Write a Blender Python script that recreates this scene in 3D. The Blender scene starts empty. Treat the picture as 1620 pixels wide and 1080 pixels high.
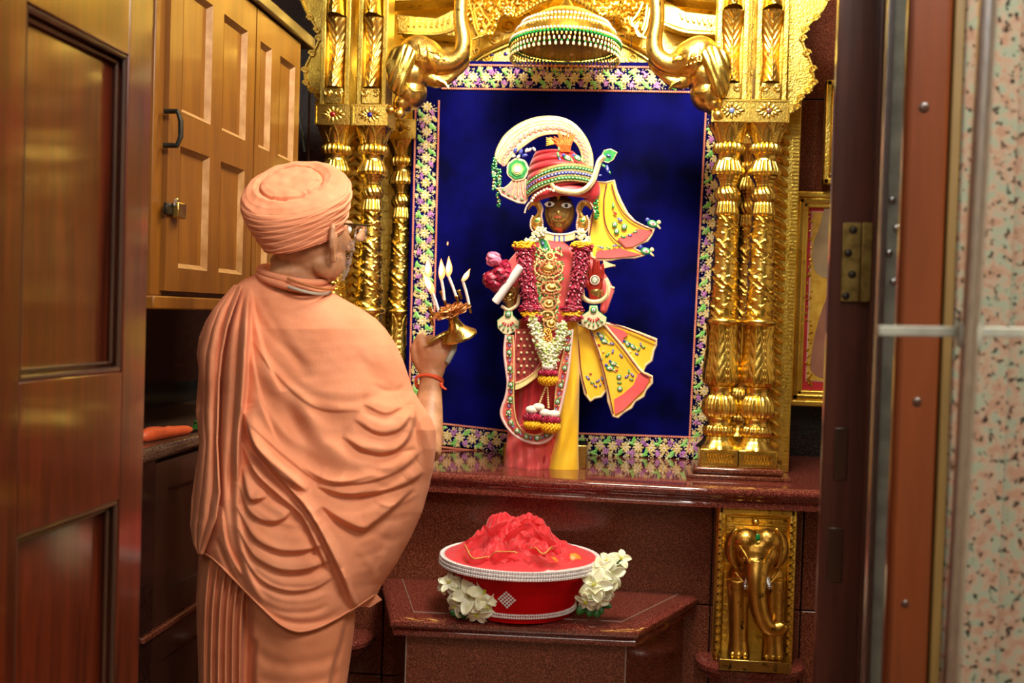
import bpy, math, random
import numpy as np
from mathutils import Vector, Matrix, noise
random.seed(7); rng = np.random.RandomState(5)
PI = math.pi
S = bpy.context.scene
COL = S.collection
# ------------------------------------------------------------------ camera
F = 1800.0
CAM = Vector((0, 0, 1.40))
yaw, pitch, roll = math.radians(6.0), math.atan(43 / F), 0.03
_fw = Vector((-math.sin(yaw) * math.cos(pitch), math.cos(yaw) * math.cos(pitch), -math.sin(pitch)))
_r0 = Vector((math.cos(yaw), math.sin(yaw), 0)); _u0 = _r0.cross(_fw).normalized()
_rt = (_r0 * math.cos(roll) + _u0 * math.sin(roll)); _up = (_u0 * math.cos(roll) - _r0 * math.sin(roll))
cd = bpy.data.cameras.new('camera'); cam = bpy.data.objects.new('camera', cd); COL.objects.link(cam)
cam.matrix_world = Matrix(((_rt.x, _up.x, -_fw.x, CAM.x), (_rt.y, _up.y, -_fw.y, CAM.y), (_rt.z, _up.z, -_fw.z, CAM.z), (0, 0, 0, 1)))
cd.sensor_width = 36; cd.lens = 40; cd.clip_start = 0.05
cd.dof.use_dof = True; cd.dof.focus_distance = 2.95; cd.dof.aperture_fstop = 4.5
S.camera = cam
# ------------------------------------------------------------------ world, lights, exposure
w = bpy.data.worlds.new('world'); S.world = w; w.use_nodes = True
w.node_tree.nodes['Background'].inputs[0].default_value = (1.0, 0.93, 0.85, 1)
w.node_tree.nodes['Background'].inputs[1].default_value = 0.12
S.view_settings.view_transform = 'Standard'; S.view_settings.look = 'None'
S.view_settings.exposure = 0.0; S.view_settings.gamma = 1.0; S.view_settings.use_curve_mapping = False

def area(name, loc, target, size, power, color, sy=None):
    l = bpy.data.lights.new(name, 'AREA'); l.energy = power; l.color = color; l.size = size
    if sy: l.shape = 'RECTANGLE'; l.size_y = sy
    o = bpy.data.objects.new(name, l); COL.objects.link(o); o.location = loc
    o.rotation_euler = (Vector(target) - Vector(loc)).to_track_quat('-Z', 'Y').to_euler()
    return o
area('bounce_key_light', (0.9, 0.5, 3.15), (0.0, 3.4, 1.1), 1.3, 130, (1.0, 0.93, 0.83), 0.9)  # added key light, in place of flash bounced off the ceiling
area('added_left_fill', (-1.2, -0.6, 3.2), (-0.6, 2.6, 1.2), 0.8, 16, (1.0, 0.9, 0.78))  # added fill from the left, no known fitting there
area('added_rear_fill', (0.0, -2.0, 3.25), (0.0, -2.0, 0.0), 1.6, 60, (1.0, 0.93, 0.84))  # added behind the camera so gold and steel reflect a lit hall
area('shrine_ceiling_light', (0.0, 2.75, 2.98), (-0.02, 4.0, 1.9), 0.7, 62, (1.0, 0.9, 0.72), 0.3)
area('shrine_fill_light', (0.25, 2.3, 3.0), (-0.1, 3.6, 0.9), 0.3, 16, (1.0, 0.95, 0.85))

# ------------------------------------------------------------------ helpers
def P(px, py, Y):
    d = _fw * F + _rt * (px - 810) + _up * (540 - py)
    return CAM + d * (Y / d.y)
def Q(v):
    d = Vector(v) - CAM; k = F / d.dot(_fw)
    return 810 + d.dot(_rt) * k, 540 - d.dot(_up) * k
def V(*a): return Vector(a)

def tag(o, label=None, cat=None, group=None, kind=None):
    if label: o['label'] = label
    if cat: o['category'] = cat
    if group: o['group'] = group
    if kind: o['kind'] = kind
    return o
def thing(name, loc, label, cat, group=None):
    o = bpy.data.objects.new(name, None); COL.objects.link(o); o.location = loc; o.empty_display_size = 0.05
    return tag(o, label, cat, group)
def wloc(o):
    p = Vector(o.location)
    while o.parent: o = o.parent; p = p + Vector(o.location)
    return p
def copy_tree(o, parent=None):
    c = o.copy(); COL.objects.link(c); c.parent = parent
    for ch in list(o.children): copy_tree(ch, c)
    return c

class MB:
    def __init__(s): s.v = []; s.f = []; s.m = []
    def add(s, v, f, mi=0):
        n = len(s.v); s.v.extend([tuple(p) for p in v]); s.f.extend([tuple(i + n for i in q) for q in f]); s.m.extend([mi] * len(f)); return s
    def box(s, lo, hi, mi=0):
        x0, y0, z0 = lo; x1, y1, z1 = hi
        return s.add([(x0,y0,z0),(x1,y0,z0),(x1,y1,z0),(x0,y1,z0),(x0,y0,z1),(x1,y0,z1),(x1,y1,z1),(x0,y1,z1)],
              [(0,3,2,1),(4,5,6,7),(0,1,5,4),(1,2,6,5),(2,3,7,6),(3,0,4,7)], mi)
    def cbox(s, c, sz, R=None, mi=0):
        h = [a / 2 for a in sz]; R = R or Matrix.Identity(3); c = Vector(c)
        v = [c + R @ Vector((sx*h[0], sy*h[1], sz_*h[2])) for sz_ in (-1,1) for sx, sy in ((-1,-1),(1,-1),(1,1),(-1,1))]
        return s.add(v, [(0,3,2,1),(4,5,6,7),(0,1,5,4),(1,2,6,5),(2,3,7,6),(3,0,4,7)], mi)
    def prism(s, pts, off, mi=0):
        """closed polygon of 3D points extruded along the vector off"""
        n = len(pts); off = Vector(off); a = [Vector(p) for p in pts]
        return s.add(a + [p + off for p in a], [tuple(range(n))[::-1], tuple(range(n, 2*n))] + [(i, (i+1) % n, n + (i+1) % n, n + i) for i in range(n)], mi)
    def ball(s, c, r, seg=10, ring=7, R=None, mi=0):
        if not hasattr(r, '__len__'): r = (r, r, r)
        c = Vector(c); R = R or Matrix.Identity(3); v = [c + R @ Vector((0, 0, r[2]))]
        for i in range(1, ring):
            a = PI * i / ring
            for j in range(seg):
                b = 2 * PI * j / seg
                v.append(c + R @ Vector((r[0]*math.sin(a)*math.cos(b), r[1]*math.sin(a)*math.sin(b), r[2]*math.cos(a))))
        v.append(c + R @ Vector((0, 0, -r[2]))); f = []
        for j in range(seg):
            k = (j + 1) % seg; f.append((0, 1 + j, 1 + k)); f.append((len(v)-1, 1 + (ring-2)*seg + k, 1 + (ring-2)*seg + j))
            for i in range(ring - 2): f.append((1 + i*seg + j, 1 + (i+1)*seg + j, 1 + (i+1)*seg + k, 1 + i*seg + k))
        return s.add(v, f, mi)
    def tube(s, path, r, n=8, cap=True, mi=0, flat=1.0, closed=False):
        path = [Vector(p) for p in path]; m = len(path)
        rr = r if hasattr(r, '__len__') else [r] * m
        T = []
        for i in range(m):
            if closed: T.append((path[(i+1) % m] - path[i-1]).normalized())
            else: T.append((path[min(i+1, m-1)] - path[max(i-1, 0)]).normalized())
        a = T[0].orthogonal().normalized() if abs(T[0].y) > 0.9 else (T[0].cross(Vector((0, 1, 0)))).normalized()
        v = []
        for i in range(m):
            a = (a - T[i] * a.dot(T[i])).normalized(); b = T[i].cross(a)
            for j in range(n):
                t = 2*PI*j/n; v.append(path[i] + a*(rr[i]*math.cos(t)) + b*(rr[i]*flat*math.sin(t)))
        f = [(i*n+j, i*n+(j+1) % n, (i+1)*n+(j+1) % n, (i+1)*n+j) for i in range(m-1) for j in range(n)]
        if closed: f += [((m-1)*n+j, (m-1)*n+(j+1) % n, (j+1) % n, j) for j in range(n)]
        elif cap: f += [tuple(range(n))[::-1], tuple(range((m-1)*n, m*n))]
        return s.add(v, f, mi)
    def lathe(s, prof, c, n=32, mod=None, R=None, mi=0, cap=True, sc=(1, 1)):
        """prof: [(r, z)] bottom to top; mod(theta, i, r, z) -> r"""
        c = Vector(c); v = []; m = len(prof)
        for i, (r, z) in enumerate(prof):
            for j in range(n):
                t = 2*PI*j/n; q = mod(t, i, r, z) if mod else r
                p = Vector((q*math.cos(t)*sc[0], q*math.sin(t)*sc[1], z)); v.append(c + (R @ p if R else p))
        f = [(i*n+j, i*n+(j+1) % n, (i+1)*n+(j+1) % n, (i+1)*n+j) for i in range(m-1) for j in range(n)]
        if cap: f += [tuple(range(n))[::-1], tuple(range((m-1)*n, m*n))]
        return s.add(v, f, mi)
    def grid(s, fn, nu, nv, mi=0, closed_u=False):
        v = [fn(i/(nu-1 if not closed_u else nu), j/(nv-1)) for j in range(nv) for i in range(nu)]
        f = [(j*nu+i, j*nu+i+1, (j+1)*nu+i+1, (j+1)*nu+i) for j in range(nv-1) for i in range(nu-1)]
        if closed_u: f += [(j*nu+nu-1, j*nu, (j+1)*nu, (j+1)*nu+nu-1) for j in range(nv-1)]
        return s.add(v, f, mi)
    def build(s, name, mat, parent=None, smooth=35, bevel=0, subd=0, remesh=0, smit=4, solid=0, org=None):
        a = np.array(s.v, dtype=float); lo, hi = a.min(0), a.max(0)
        o3 = Vector(((lo[0]+hi[0])/2, (lo[1]+hi[1])/2, lo[2] if parent is None else (lo[2]+hi[2])/2)) if org is None else Vector(org)
        me = bpy.data.meshes.new(name); me.from_pydata((a - np.array(o3)).tolist(), [], s.f)
        mats = mat if isinstance(mat, (list, tuple)) else [mat]
        for k in mats: me.materials.append(k)
        if len(mats) > 1: me.polygons.foreach_set('material_index', s.m)
        me.validate()
        if smooth:
            me.polygons.foreach_set('use_smooth', [True] * len(me.polygons))
            if smooth < 180: me.set_sharp_from_angle(angle=math.radians(smooth))
        o = bpy.data.objects.new(name, me); COL.objects.link(o)
        if parent is not None: o.parent = parent; o.location = o3 - wloc(parent)
        else: o.location = o3
        if bevel:
            b = o.modifiers.new('bevel', 'BEVEL'); b.width = bevel; b.segments = 2; b.limit_method = 'ANGLE'; b.angle_limit = 0.6; b.harden_normals = False
        if remesh:
            r = o.modifiers.new('remesh', 'REMESH'); r.mode = 'VOXEL'; r.voxel_size = remesh; r.use_smooth_shade = True
            q = o.modifiers.new('smooth', 'SMOOTH'); q.iterations = smit; q.factor = 0.5
        if solid: q = o.modifiers.new('solid', 'SOLIDIFY'); q.thickness = solid; q.offset = 0
        if subd: q = o.modifiers.new('sub', 'SUBSURF'); q.levels = subd; q.render_levels = subd
        return o
def interp(tab, x):
    return float(np.interp(x, [t[0] for t in tab], [t[1] for t in tab]))
def smoothpath(pts, n=40):
    """Catmull-Rom through the points"""
    p = [np.array(q, dtype=float) for q in pts]; p = [2*p[0]-p[1]] + p + [2*p[-1]-p[-2]]; out = []
    m = len(p) - 3
    for k in range(n + 1):
        u = k / n * m; i = min(int(u), m - 1); t = u - i; a, b, c, d = p[i:i+4]
        out.append(0.5*((2*b)+(-a+c)*t+(2*a-5*b+4*c-d)*t*t+(-a+3*b-3*c+d)*t**3))
    return out
def pp(pts, Y): return [P(x, y, Y) for x, y in pts]
def rotz(a): return Matrix.Rotation(a, 3, 'Z')
def align(d):
    return Vector(d).to_track_quat('Z', 'Y').to_matrix()

# ------------------------------------------------------------------ materials
def nt(name):
    m = bpy.data.materials.new(name); m.use_nodes = True; t = m.node_tree
    return m, t, t.nodes['Principled BSDF']
def ramp(t, fac, stops):
    r = t.nodes.new('ShaderNodeValToRGB'); e = r.color_ramp.elements
    while len(e) < len(stops): e.new(0.5)
    for k, (p, c) in zip(e, stops): k.position = p; k.color = (*c, 1)
    t.links.new(fac, r.inputs[0]); return r.outputs[0]
def tex(t, kind, scale, detail=3, stretch=None, dist=0, rough=0.5):
    co = t.nodes.new('ShaderNodeTexCoord').outputs['Object']
    if stretch:
        mp = t.nodes.new('ShaderNodeMapping'); mp.inputs['Scale'].default_value = stretch; t.links.new(co, mp.inputs[0]); co = mp.outputs[0]
    n = t.nodes.new({'noise': 'ShaderNodeTexNoise', 'vor': 'ShaderNodeTexVoronoi', 'wave': 'ShaderNodeTexWave'}[kind])
    t.links.new(co, n.inputs['Vector']); n.inputs['Scale'].default_value = scale
    if kind == 'noise': n.inputs['Detail'].default_value = detail; n.inputs['Distortion'].default_value = dist; n.inputs['Roughness'].default_value = rough
    return n
def bump(t, b, h, strength, dist):
    k = t.nodes.new('ShaderNodeBump'); k.inputs['Strength'].default_value = strength; k.inputs['Distance'].default_value = dist
    t.links.new(h, k.inputs['Height']); t.links.new(k.outputs[0], b.inputs['Normal']); return k
def mat(name, c1, c2=None, rough=0.5, metal=0, scale=20, stretch=None, detail=4, bmp=0, bdist=0.001, bscale=None, coat=0, sheen=0, pos=(0.35, 0.65), spec=0.5, sub=0):
    m, t, b = nt(name)
    b.inputs['Roughness'].default_value = rough; b.inputs['Metallic'].default_value = metal
    b.inputs['Coat Weight'].default_value = coat; b.inputs['Coat Roughness'].default_value = 0.12
    b.inputs['Sheen Weight'].default_value = sheen; b.inputs['Specular IOR Level'].default_value = spec
    if sub: b.inputs['Subsurface Weight'].default_value = sub; b.inputs['Subsurface Radius'].default_value = (0.02, 0.008, 0.004); b.inputs['Subsurface Scale'].default_value = 0.5
    if c2:
        n = tex(t, 'noise', scale, detail, stretch)
        t.links.new(ramp(t, n.outputs['Fac'], [(pos[0], c1), (pos[1], c2)]), b.inputs['Base Color'])
    else: b.inputs['Base Color'].default_value = (*c1, 1)
    if bmp:
        n = tex(t, 'noise', bscale or scale, 4, stretch); bump(t, b, n.outputs['Fac'], bmp, bdist)
    m.diffuse_color = (*c1, 1)
    return m
def sr(r, g, b):
    f = lambda c: ((c/255+0.055)/1.055)**2.4 if c > 10 else c/255/12.92
    return (f(r), f(g), f(b))
def goldmat(name, a, b, dark, rough, bs=220, bstr=0.35):
    m, t, B = nt(name); B.inputs['Metallic'].default_value = 1
    n = tex(t, 'noise', 9, 5); n2 = tex(t, 'noise', 38, 4)
    c = ramp(t, n.outputs['Fac'], [(0.3, a), (0.62, b)])
    mx = t.nodes.new('ShaderNodeMix'); mx.data_type = 'RGBA'
    k = ramp(t, n2.outputs['Fac'], [(0.60, (0, 0, 0)), (0.72, (1, 1, 1))])
    t.links.new(k, mx.inputs[0]); t.links.new(c, mx.inputs[6]); mx.inputs[7].default_value = (*dark, 1)
    t.links.new(mx.outputs[2], B.inputs['Base Color'])
    B.inputs['Roughness'].default_value = rough
    n3 = tex(t, 'noise', bs, 3); bump(t, B, n3.outputs['Fac'], bstr, 0.002)
    return m
GOLD = goldmat('gilded_metal', sr(226, 184, 72), sr(248, 216, 110), sr(160, 110, 45), 0.26)
GOLDR = goldmat('rough_gold_leaf', sr(222, 186, 72), sr(246, 218, 112), sr(156, 114, 46), 0.34, 150, 0.8)
GOLDD = goldmat('old_gold', sr(186, 140, 62), sr(222, 180, 88), sr(52, 34, 18), 0.3, 120, 0.5)
GOLDC = goldmat('coppery_gold', sr(226, 178, 86), sr(244, 208, 112), sr(150, 104, 55), 0.32, 150, 0.4)
BRASS = goldmat('worn_brass', sr(150, 120, 60), sr(195, 165, 90), sr(60, 45, 25), 0.25)
def granite(name, base, mid, lite, rough, sc=420, big=0):
    m, t, B = nt(name)
    v = tex(t, 'vor', sc); n = tex(t, 'noise', sc*0.6, 5); 
    c = ramp(t, n.outputs['Fac'], [(0.36, base), (0.5, mid), (0.68, lite)])
    mx = t.nodes.new('ShaderNodeMix'); mx.data_type = 'RGBA'; mx.blend_type = 'MULTIPLY'; mx.inputs[0].default_value = 0.6
    sp = t.nodes.new('ShaderNodeSeparateColor'); t.links.new(v.outputs['Color'], sp.inputs[0])
    k = ramp(t, sp.outputs[0], [(0.0, (0.45, 0.42, 0.42)), (0.2, (0.85, 0.85, 0.85)), (1, (1, 1, 1))])
    t.links.new(c, mx.inputs[6]); t.links.new(k, mx.inputs[7]); t.links.new(mx.outputs[2], B.inputs['Base Color'])
    B.inputs['Roughness'].default_value = rough; B.inputs['Specular IOR Level'].default_value = 0.6
    return m
RED_GRANITE = granite('red_granite', sr(78, 37, 25), sr(106, 52, 36), sr(150, 90, 66), 0.16)
RED_GRANITE_TOP = granite('polished_red_granite', sr(70, 28, 22), sr(108, 46, 38), sr(150, 84, 70), 0.06)
DARK_GRANITE = granite('dark_granite', sr(26, 13, 10), sr(44, 24, 19), sr(70, 42, 34), 0.2)
BLACK_GRANITE = granite('black_granite', sr(10, 12, 12), sr(22, 24, 24), sr(50, 52, 50), 0.12)
PINK_GRANITE = None
def wood(name, a, b, rough, coat, stretch=(14, 14, 1.1), sc=3.0):
    m, t, B = nt(name)
    n = tex(t, 'noise', sc, 8, stretch, 0.8, 0.6)
    t.links.new(ramp(t, n.outputs['Fac'], [(0.3, a), (0.7, b)]), B.inputs['Base Color'])
    B.inputs['Roughness'].default_value = rough; B.inputs['Coat Weight'].default_value = coat; B.inputs['Coat Roughness'].default_value = 0.1
    n2 = tex(t, 'noise', 5, 6, (30, 30, 1)); bump(t, B, n2.outputs['Fac'], 0.12, 0.002)
    return m
DOOR_WOOD = wood('varnished_teak', sr(44, 13, 5), sr(98, 34, 12), 0.28, 0.9)
DOOR_MOULD = wood('dark_moulding', sr(36, 22, 16), sr(70, 42, 28), 0.3, 0.5)
OCHRE_WOOD = wood('ochre_varnished_wood', sr(104, 58, 4), sr(132, 80, 8), 0.45, 0.12, sc=1.6)
OCHRE_EDGE = mat('pale_edge_ochre', sr(150, 104, 50), sr(176, 134, 84), 0.45, scale=30)  # paler ochre for the bottom and far bevels of each panel
POST_WOOD = wood('dark_post_wood', sr(54, 26, 22), sr(84, 42, 34), 0.3, 0.6)
ORANGE_WOOD = wood('orange_teak', sr(78, 34, 12), sr(106, 50, 20), 0.3, 0.7, sc=1.5)
OLIVE_WOOD = wood('olive_edge_wood', sr(80, 62, 26), sr(112, 88, 42), 0.5, 0.2)
DARK_CAB = wood('dark_cabinet_wood', sr(44, 24, 16), sr(62, 34, 22), 0.35, 0.3)
STEEL = mat('brushed_steel', sr(185, 190, 196), sr(215, 220, 226), 0.24, 1, scale=60, stretch=(8, 8, 1))
STEEL_DULL = mat('dull_steel', sr(135, 138, 128), sr(165, 168, 155), 0.55, 0.5, scale=30)
IRON = mat('dark_iron', sr(35, 34, 32), sr(70, 66, 58), 0.4, 0.8, scale=50)
CLOTH = None
def clothmat(name, a, b, weave=900, sheen=0.04, rough=0.85, bs=0.25):
    m, t, B = nt(name); n = tex(t, 'noise', 14, 6)
    t.links.new(ramp(t, n.outputs['Fac'], [(0.3, a), (0.7, b)]), B.inputs['Base Color'])
    B.inputs['Roughness'].default_value = rough; B.inputs['Sheen Weight'].default_value = sheen; B.inputs['Specular IOR Level'].default_value = 0.15
    n1 = tex(t, 'noise', weave, 2, (1, 1, 0.25)); n2 = tex(t, 'noise', 60, 5, (1, 1, 0.5), 1.5)
    ad = t.nodes.new('ShaderNodeMath'); ad.operation = 'ADD'; t.links.new(n1.outputs['Fac'], ad.inputs[0]); t.links.new(n2.outputs['Fac'], ad.inputs[1])
    bump(t, B, ad.outputs[0], bs, 0.002); return m
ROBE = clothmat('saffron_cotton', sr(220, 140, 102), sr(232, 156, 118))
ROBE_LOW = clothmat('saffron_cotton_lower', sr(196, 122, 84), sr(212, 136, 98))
VELVET = mat('navy_velvet', sr(2, 3, 46), sr(7, 8, 98), 0.7, scale=5, sheen=0.0, spec=0.04, bmp=0.2, bscale=40, bdist=0.003)
SKIN = None
WHITE = mat('white_thread', sr(240, 232, 215), None, 0.7)
PEARL = mat('pearl', sr(250, 240, 215), None, 0.25, coat=0.5)
SEQ_GOLD = mat('gold_sequin', sr(232, 206, 128), sr(250, 232, 170), 0.3, 0.15)
SEQ_GREEN = mat('green_sequin', sr(120, 205, 95), sr(150, 225, 120), 0.4, 0.1)
SEQ_PURP = mat('purple_sequin', sr(175, 110, 185), sr(215, 150, 215), 0.4, 0.1)
SEQ_WHITE = mat('white_sequin', sr(245, 240, 225), None, 0.3, 0.1)
CORAL = mat('coral_beads', sr(222, 125, 105), sr(240, 160, 135), 0.5)
EM_GREEN = mat('emerald_thread', sr(20, 130, 60), sr(70, 170, 90), 0.35, 0.1, scale=80)
EM_BLUE = mat('blue_thread', sr(50, 60, 165), sr(90, 100, 190), 0.35, 0.1, scale=80)
SILK_RED = mat('coral_red_silk', sr(236, 80, 84), sr(248, 108, 106), 0.45, scale=8, sheen=0.3, bmp=0.3, bscale=60, bdist=0.002)
SILK_DRED = mat('deep_red_silk', sr(176, 26, 40), sr(200, 44, 54), 0.45, scale=8, sheen=0.3, bmp=0.3, bscale=60, bdist=0.002)
SILK_YEL = mat('yellow_silk', sr(248, 192, 24), sr(255, 212, 60), 0.4, scale=8, sheen=0.2, bmp=0.3, bscale=60, bdist=0.002)
SILK_CREAM = mat('cream_brocade', sr(244, 226, 190), sr(235, 205, 150), 0.55, scale=120, bmp=0.4, bscale=300)
PINK = mat('pink_brocade', sr(232, 130, 120), sr(240, 165, 150), 0.5, scale=120)
BROCADE = mat('red_brocade', sr(120, 30, 30), sr(170, 60, 50), 0.5, scale=90, bmp=0.4)
MAROON = mat('maroon_piping', sr(120, 22, 36), None, 0.6)
ORANGE_F = mat('orange_feather', sr(238, 90, 20), sr(250, 130, 50), 0.8, scale=60)
ROSE = mat('crimson_petal', sr(128, 8, 40), sr(182, 28, 70), 0.4, scale=60, sub=0.1)
ROSE_PINK = mat('pink_petal', sr(235, 110, 150), sr(245, 150, 180), 0.5, scale=60)
MARI = mat('marigold_petal', sr(245, 180, 10), sr(250, 205, 30), 0.6, scale=80)
JAS = mat('jasmine_bud', sr(232, 235, 190), sr(248, 246, 225), 0.5, scale=60)
JASG = mat('jasmine_green', sr(170, 195, 90), None, 0.5)
DEITY = mat('dark_bronze', sr(156, 128, 70), sr(184, 154, 92), 0.18, 0.7, scale=10)
REDSKIN = mat('red_painted_hand', sr(140, 30, 25), sr(165, 45, 32), 0.25, coat=0.5)
BLACK = mat('black_paint', (0.005, 0.005, 0.005), None, 0.3)
EYEW = mat('eye_white', sr(245, 245, 240), None, 0.3)
LIP = mat('lip_red', sr(190, 70, 45), None, 0.4)
GLASSG = mat('green_bead', sr(10, 110, 45), sr(30, 150, 70), 0.15, coat=0.6)
CREAM_P = mat('cream_petal', sr(240, 238, 190), sr(250, 250, 228), 0.5, scale=40, sub=0.15)
PISTIL = mat('yellow_green_pistil', sr(215, 215, 70), None, 0.5)
LEAF = mat('dark_green_leaf', sr(18, 60, 22), sr(40, 105, 36), 0.4, scale=30)
RVELVET = mat('red_velvet', sr(176, 3, 8), sr(210, 8, 14), 0.7, scale=8, sheen=0.0, spec=0.1, bmp=0.2, bscale=80)
CRYSTAL = mat('rhinestone', sr(205, 196, 198), sr(255, 250, 250), 0.2, 0.1, scale=300)
def flame(name, col, st):
    m, t, B = nt(name); B.inputs['Base Color'].default_value = (*col, 1); B.inputs['Emission Color'].default_value = (*col, 1); B.inputs['Emission Strength'].default_value = st; return m
FLAME_H = flame('flame_core', (1.0, 0.72, 0.36), 5.0); FLAME_L = flame('flame_tip', (1.0, 0.3, 0.09), 2.6)
# ------------------------------------------------------------------ room
ZL, ZB = 0.91, 0.56          # altar ledge top, bench top
def struct(name, mb, m, parent=None, **k):
    return tag(mb.build(name, m, parent, **k), kind='structure')
FLOORM = granite('floor_granite', sr(90, 60, 48), sr(130, 92, 72), sr(170, 130, 100), 0.2, 90)
CREAM = mat('cream_plaster', sr(222, 200, 165), sr(230, 210, 178), 0.7, scale=3)
CEIL = mat('cream_ceiling', sr(226, 212, 186), None, 0.8)
struct('floor', MB().box((-3.2, -4.2, -0.1), (3.2, 4.5, 0)), FLOORM)
struct('ceiling', MB().box((-3.2, -4.2, 3.3), (3.2, 4.5, 3.4)), CEIL)
struct('wall_rear', MB().box((-3.2, -4.3, 0), (3.2, -4.2, 3.3)), CREAM)
struct('wall_hall_left', MB().box((-3.3, -4.2, 0), (-3.2, 1.2, 3.3)), CREAM)
struct('wall_right', MB().box((3.2, -4.2, 0), (3.3, 4.5, 3.3)), CREAM)
struct('wall_left', MB().box((-1.62, 1.2, 0), (-1.52, 4.4, 3.3)), DARK_GRANITE)
struct('wall_hall_return', MB().box((-3.2, 1.2, 0), (-1.62, 1.3, 3.3)), CREAM)
wb = struct('wall_back', MB().box((-1.52, 4.30, 0), (3.2, 4.42, 3.3)), DARK_GRANITE)
# slabs of the back wall to the right of the altar
xs = [0.64, 0.80, 1.25, 1.7]; x0 = 0.55
slabs = [((0.50, 0.905), (0.745, 1.10), BLACK_GRANITE), ((0.75, 0.905), (1.30, 1.10), BLACK_GRANITE),
         ((0.50, 1.105), (0.745, 1.195), RED_GRANITE), ((0.75, 1.105), (1.30, 1.195), RED_GRANITE),
         ((0.50, 1.2), (1.30, 1.86), RED_GRANITE), ((0.50, 1.865), (1.30, 2.215), RED_GRANITE), ((0.50, 2.22), (1.30, 2.62), RED_GRANITE), ((0.50, 2.625), (1.30, 3.1), RED_GRANITE)]
for (a, b, m) in slabs:
    MB().box((a[0], 4.27, a[1]), (b[0], 4.3, b[1])).build('granite_slab', m, wb, bevel=0.002)
# wall under the altar ledge
wa = struct('wall_altar_base', MB().box((-1.05, 3.53, 0), (1.3, 4.28, ZL-0.067)), DARK_GRANITE)
def slabpx(xa, xb, za, zb, Y=3.53, m=RED_GRANITE, par=None):
    MB().box((xa, Y-0.03, za), (xb, Y, zb)).build('granite_slab', m, par or wa, bevel=0.003)
xj = [P(x, 980, 3.5).x for x in (470, 548, 606, 1123, 1266, 1420)]
zj = P(1280, 966, 3.5).z
for i in range(5):
    for za, zb in ((0.0, 0.25), (0.254, zj-0.002), (zj+0.002, 0.838)):
        if i == 2 and zb > 0.8: zb = 0.838
        slabpx(xj[i]+0.002, xj[i+1]-0.002, za, zb)
# altar ledge: bow-fronted moulded slab
fr = [(430, 742), (560, 741), (690, 746), (800, 752), (900, 758), (1000, 763), (1100, 768), (1200, 772), (1300, 776), (1420, 783)]
def onplane(px, py, z):
    d = _fw * F + _rt * (px - 810) + _up * (540 - py); return CAM + d * ((z - CAM.z) / d.z)
front = [onplane(x, y, ZL) for x, y in fr]
def ledge(name, pts, ztop, prof, yb, m, parent=None, mt=None):
    """pts: front polyline at the top; prof: (outward, down) moulding"""
    mb = MB(); n = len(pts); rows = []
    nor = []
    for i in range(n):
        a = pts[max(i-1, 0)]; b = pts[min(i+1, n-1)]; t = (b - a); q = Vector((t.y, -t.x, 0)).normalized(); nor.append(q)
    V_ = []; 
    for (o, dz) in prof:
        for i in range(n): p = pts[i] + nor[i]*o; V_.append((p.x, p.y, ztop - dz))
    k = len(prof); f = [(r*n+i, r*n+i+1, (r+1)*n+i+1, (r+1)*n+i) for r in range(k-1) for i in range(n-1)]
    mb.add(V_, f)
    top = [(p[0], p[1], p[2]) for p in V_[:n]]; bot = V_[(k-1)*n:]
    mb.add(top + [(top[-1][0], yb, ztop), (top[0][0], yb, ztop)], [tuple(range(n+2))])
    mb.add(bot + [(bot[-1][0], yb, bot[0][2]), (bot[0][0], yb, bot[0][2])], [tuple(range(n+2))[::-1]])
    for s in (0, -1):
        col = [V_[r*n + (0 if s == 0 else n-1)] for r in range(k)]
        mb.add(col + [(col[-1][0], yb, col[-1][2]), (col[0][0], yb, col[0][2])], [tuple(range(k+2))])
    o = mb.build(name, m, parent, smooth=50)
    return o
moul = [(-0.01, 0), (0.006, 0.002), (0.014, 0.008), (0.016, 0.017), (0.012, 0.027), (0.003, 0.032), (0.001, 0.037), (-0.002, 0.042), (0.004, 0.048), (0.004, 0.062), (-0.01, 0.066)]
lg = ledge('altar_ledge', front, ZL, moul, 4.29, RED_GRANITE_TOP)
tag(lg, 'long polished red granite altar ledge with rounded front edge under the statue', 'ledge')
# column foot slabs
def footslab(cx, cy, wd, dp, lab):
    r = thing('column_plinth', (cx, cy, ZL), lab, 'plinth', 'granite plinths under the column pairs')
    MB().box((cx-wd/2-0.02, cy-dp/2-0.02, ZL), (cx+wd/2+0.02, cy+dp/2+0.02, ZL+0.012)).build('lower_slab', RED_GRANITE, r, bevel=0.003)
    MB().box((cx-wd/2, cy-dp/2, ZL+0.012), (cx+wd/2, cy+dp/2, ZL+0.034)).build('upper_slab', RED_GRANITE, r, bevel=0.008)
# bench
bt = [onplane(597, 928, ZB), onplane(625, 975, ZB), onplane(1005, 993, ZB), onplane(1103, 957, ZB)]
bt[0].y = bt[3].y = 3.5
bench = thing('stone_bench', ((bt[1].x+bt[2].x)/2, 3.35, 0), 'dark red granite bench with angled ends under the red bowl', 'bench')
def inset(pts, d):
    out = []; n = len(pts)
    for i in range(n):
        a = pts[max(i-1, 0)]; b = pts[i]; c = pts[min(i+1, n-1)]
        def nn(u, v): t = v-u; return Vector((t.y, -t.x, 0)).normalized() if t.length > 0 else Vector((0, 0, 0))
        n1, n2 = nn(a, b), nn(b, c)
        if i == 0: q = n2
        elif i == n-1: q = n1
        else: q = (n1+n2); q = q / (q.dot(n1))
        out.append(b + q*d)
    return out
mbt = MB(); prof = [(-0.012, 0), (0.0, 0.002), (0.012, 0.01), (0.014, 0.02), (0.008, 0.03), (0.0, 0.034), (0.004, 0.04), (0.004, 0.05), (-0.02, 0.054)]
rows = [inset(bt, o) for o, dz in prof]; vv = []
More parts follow.
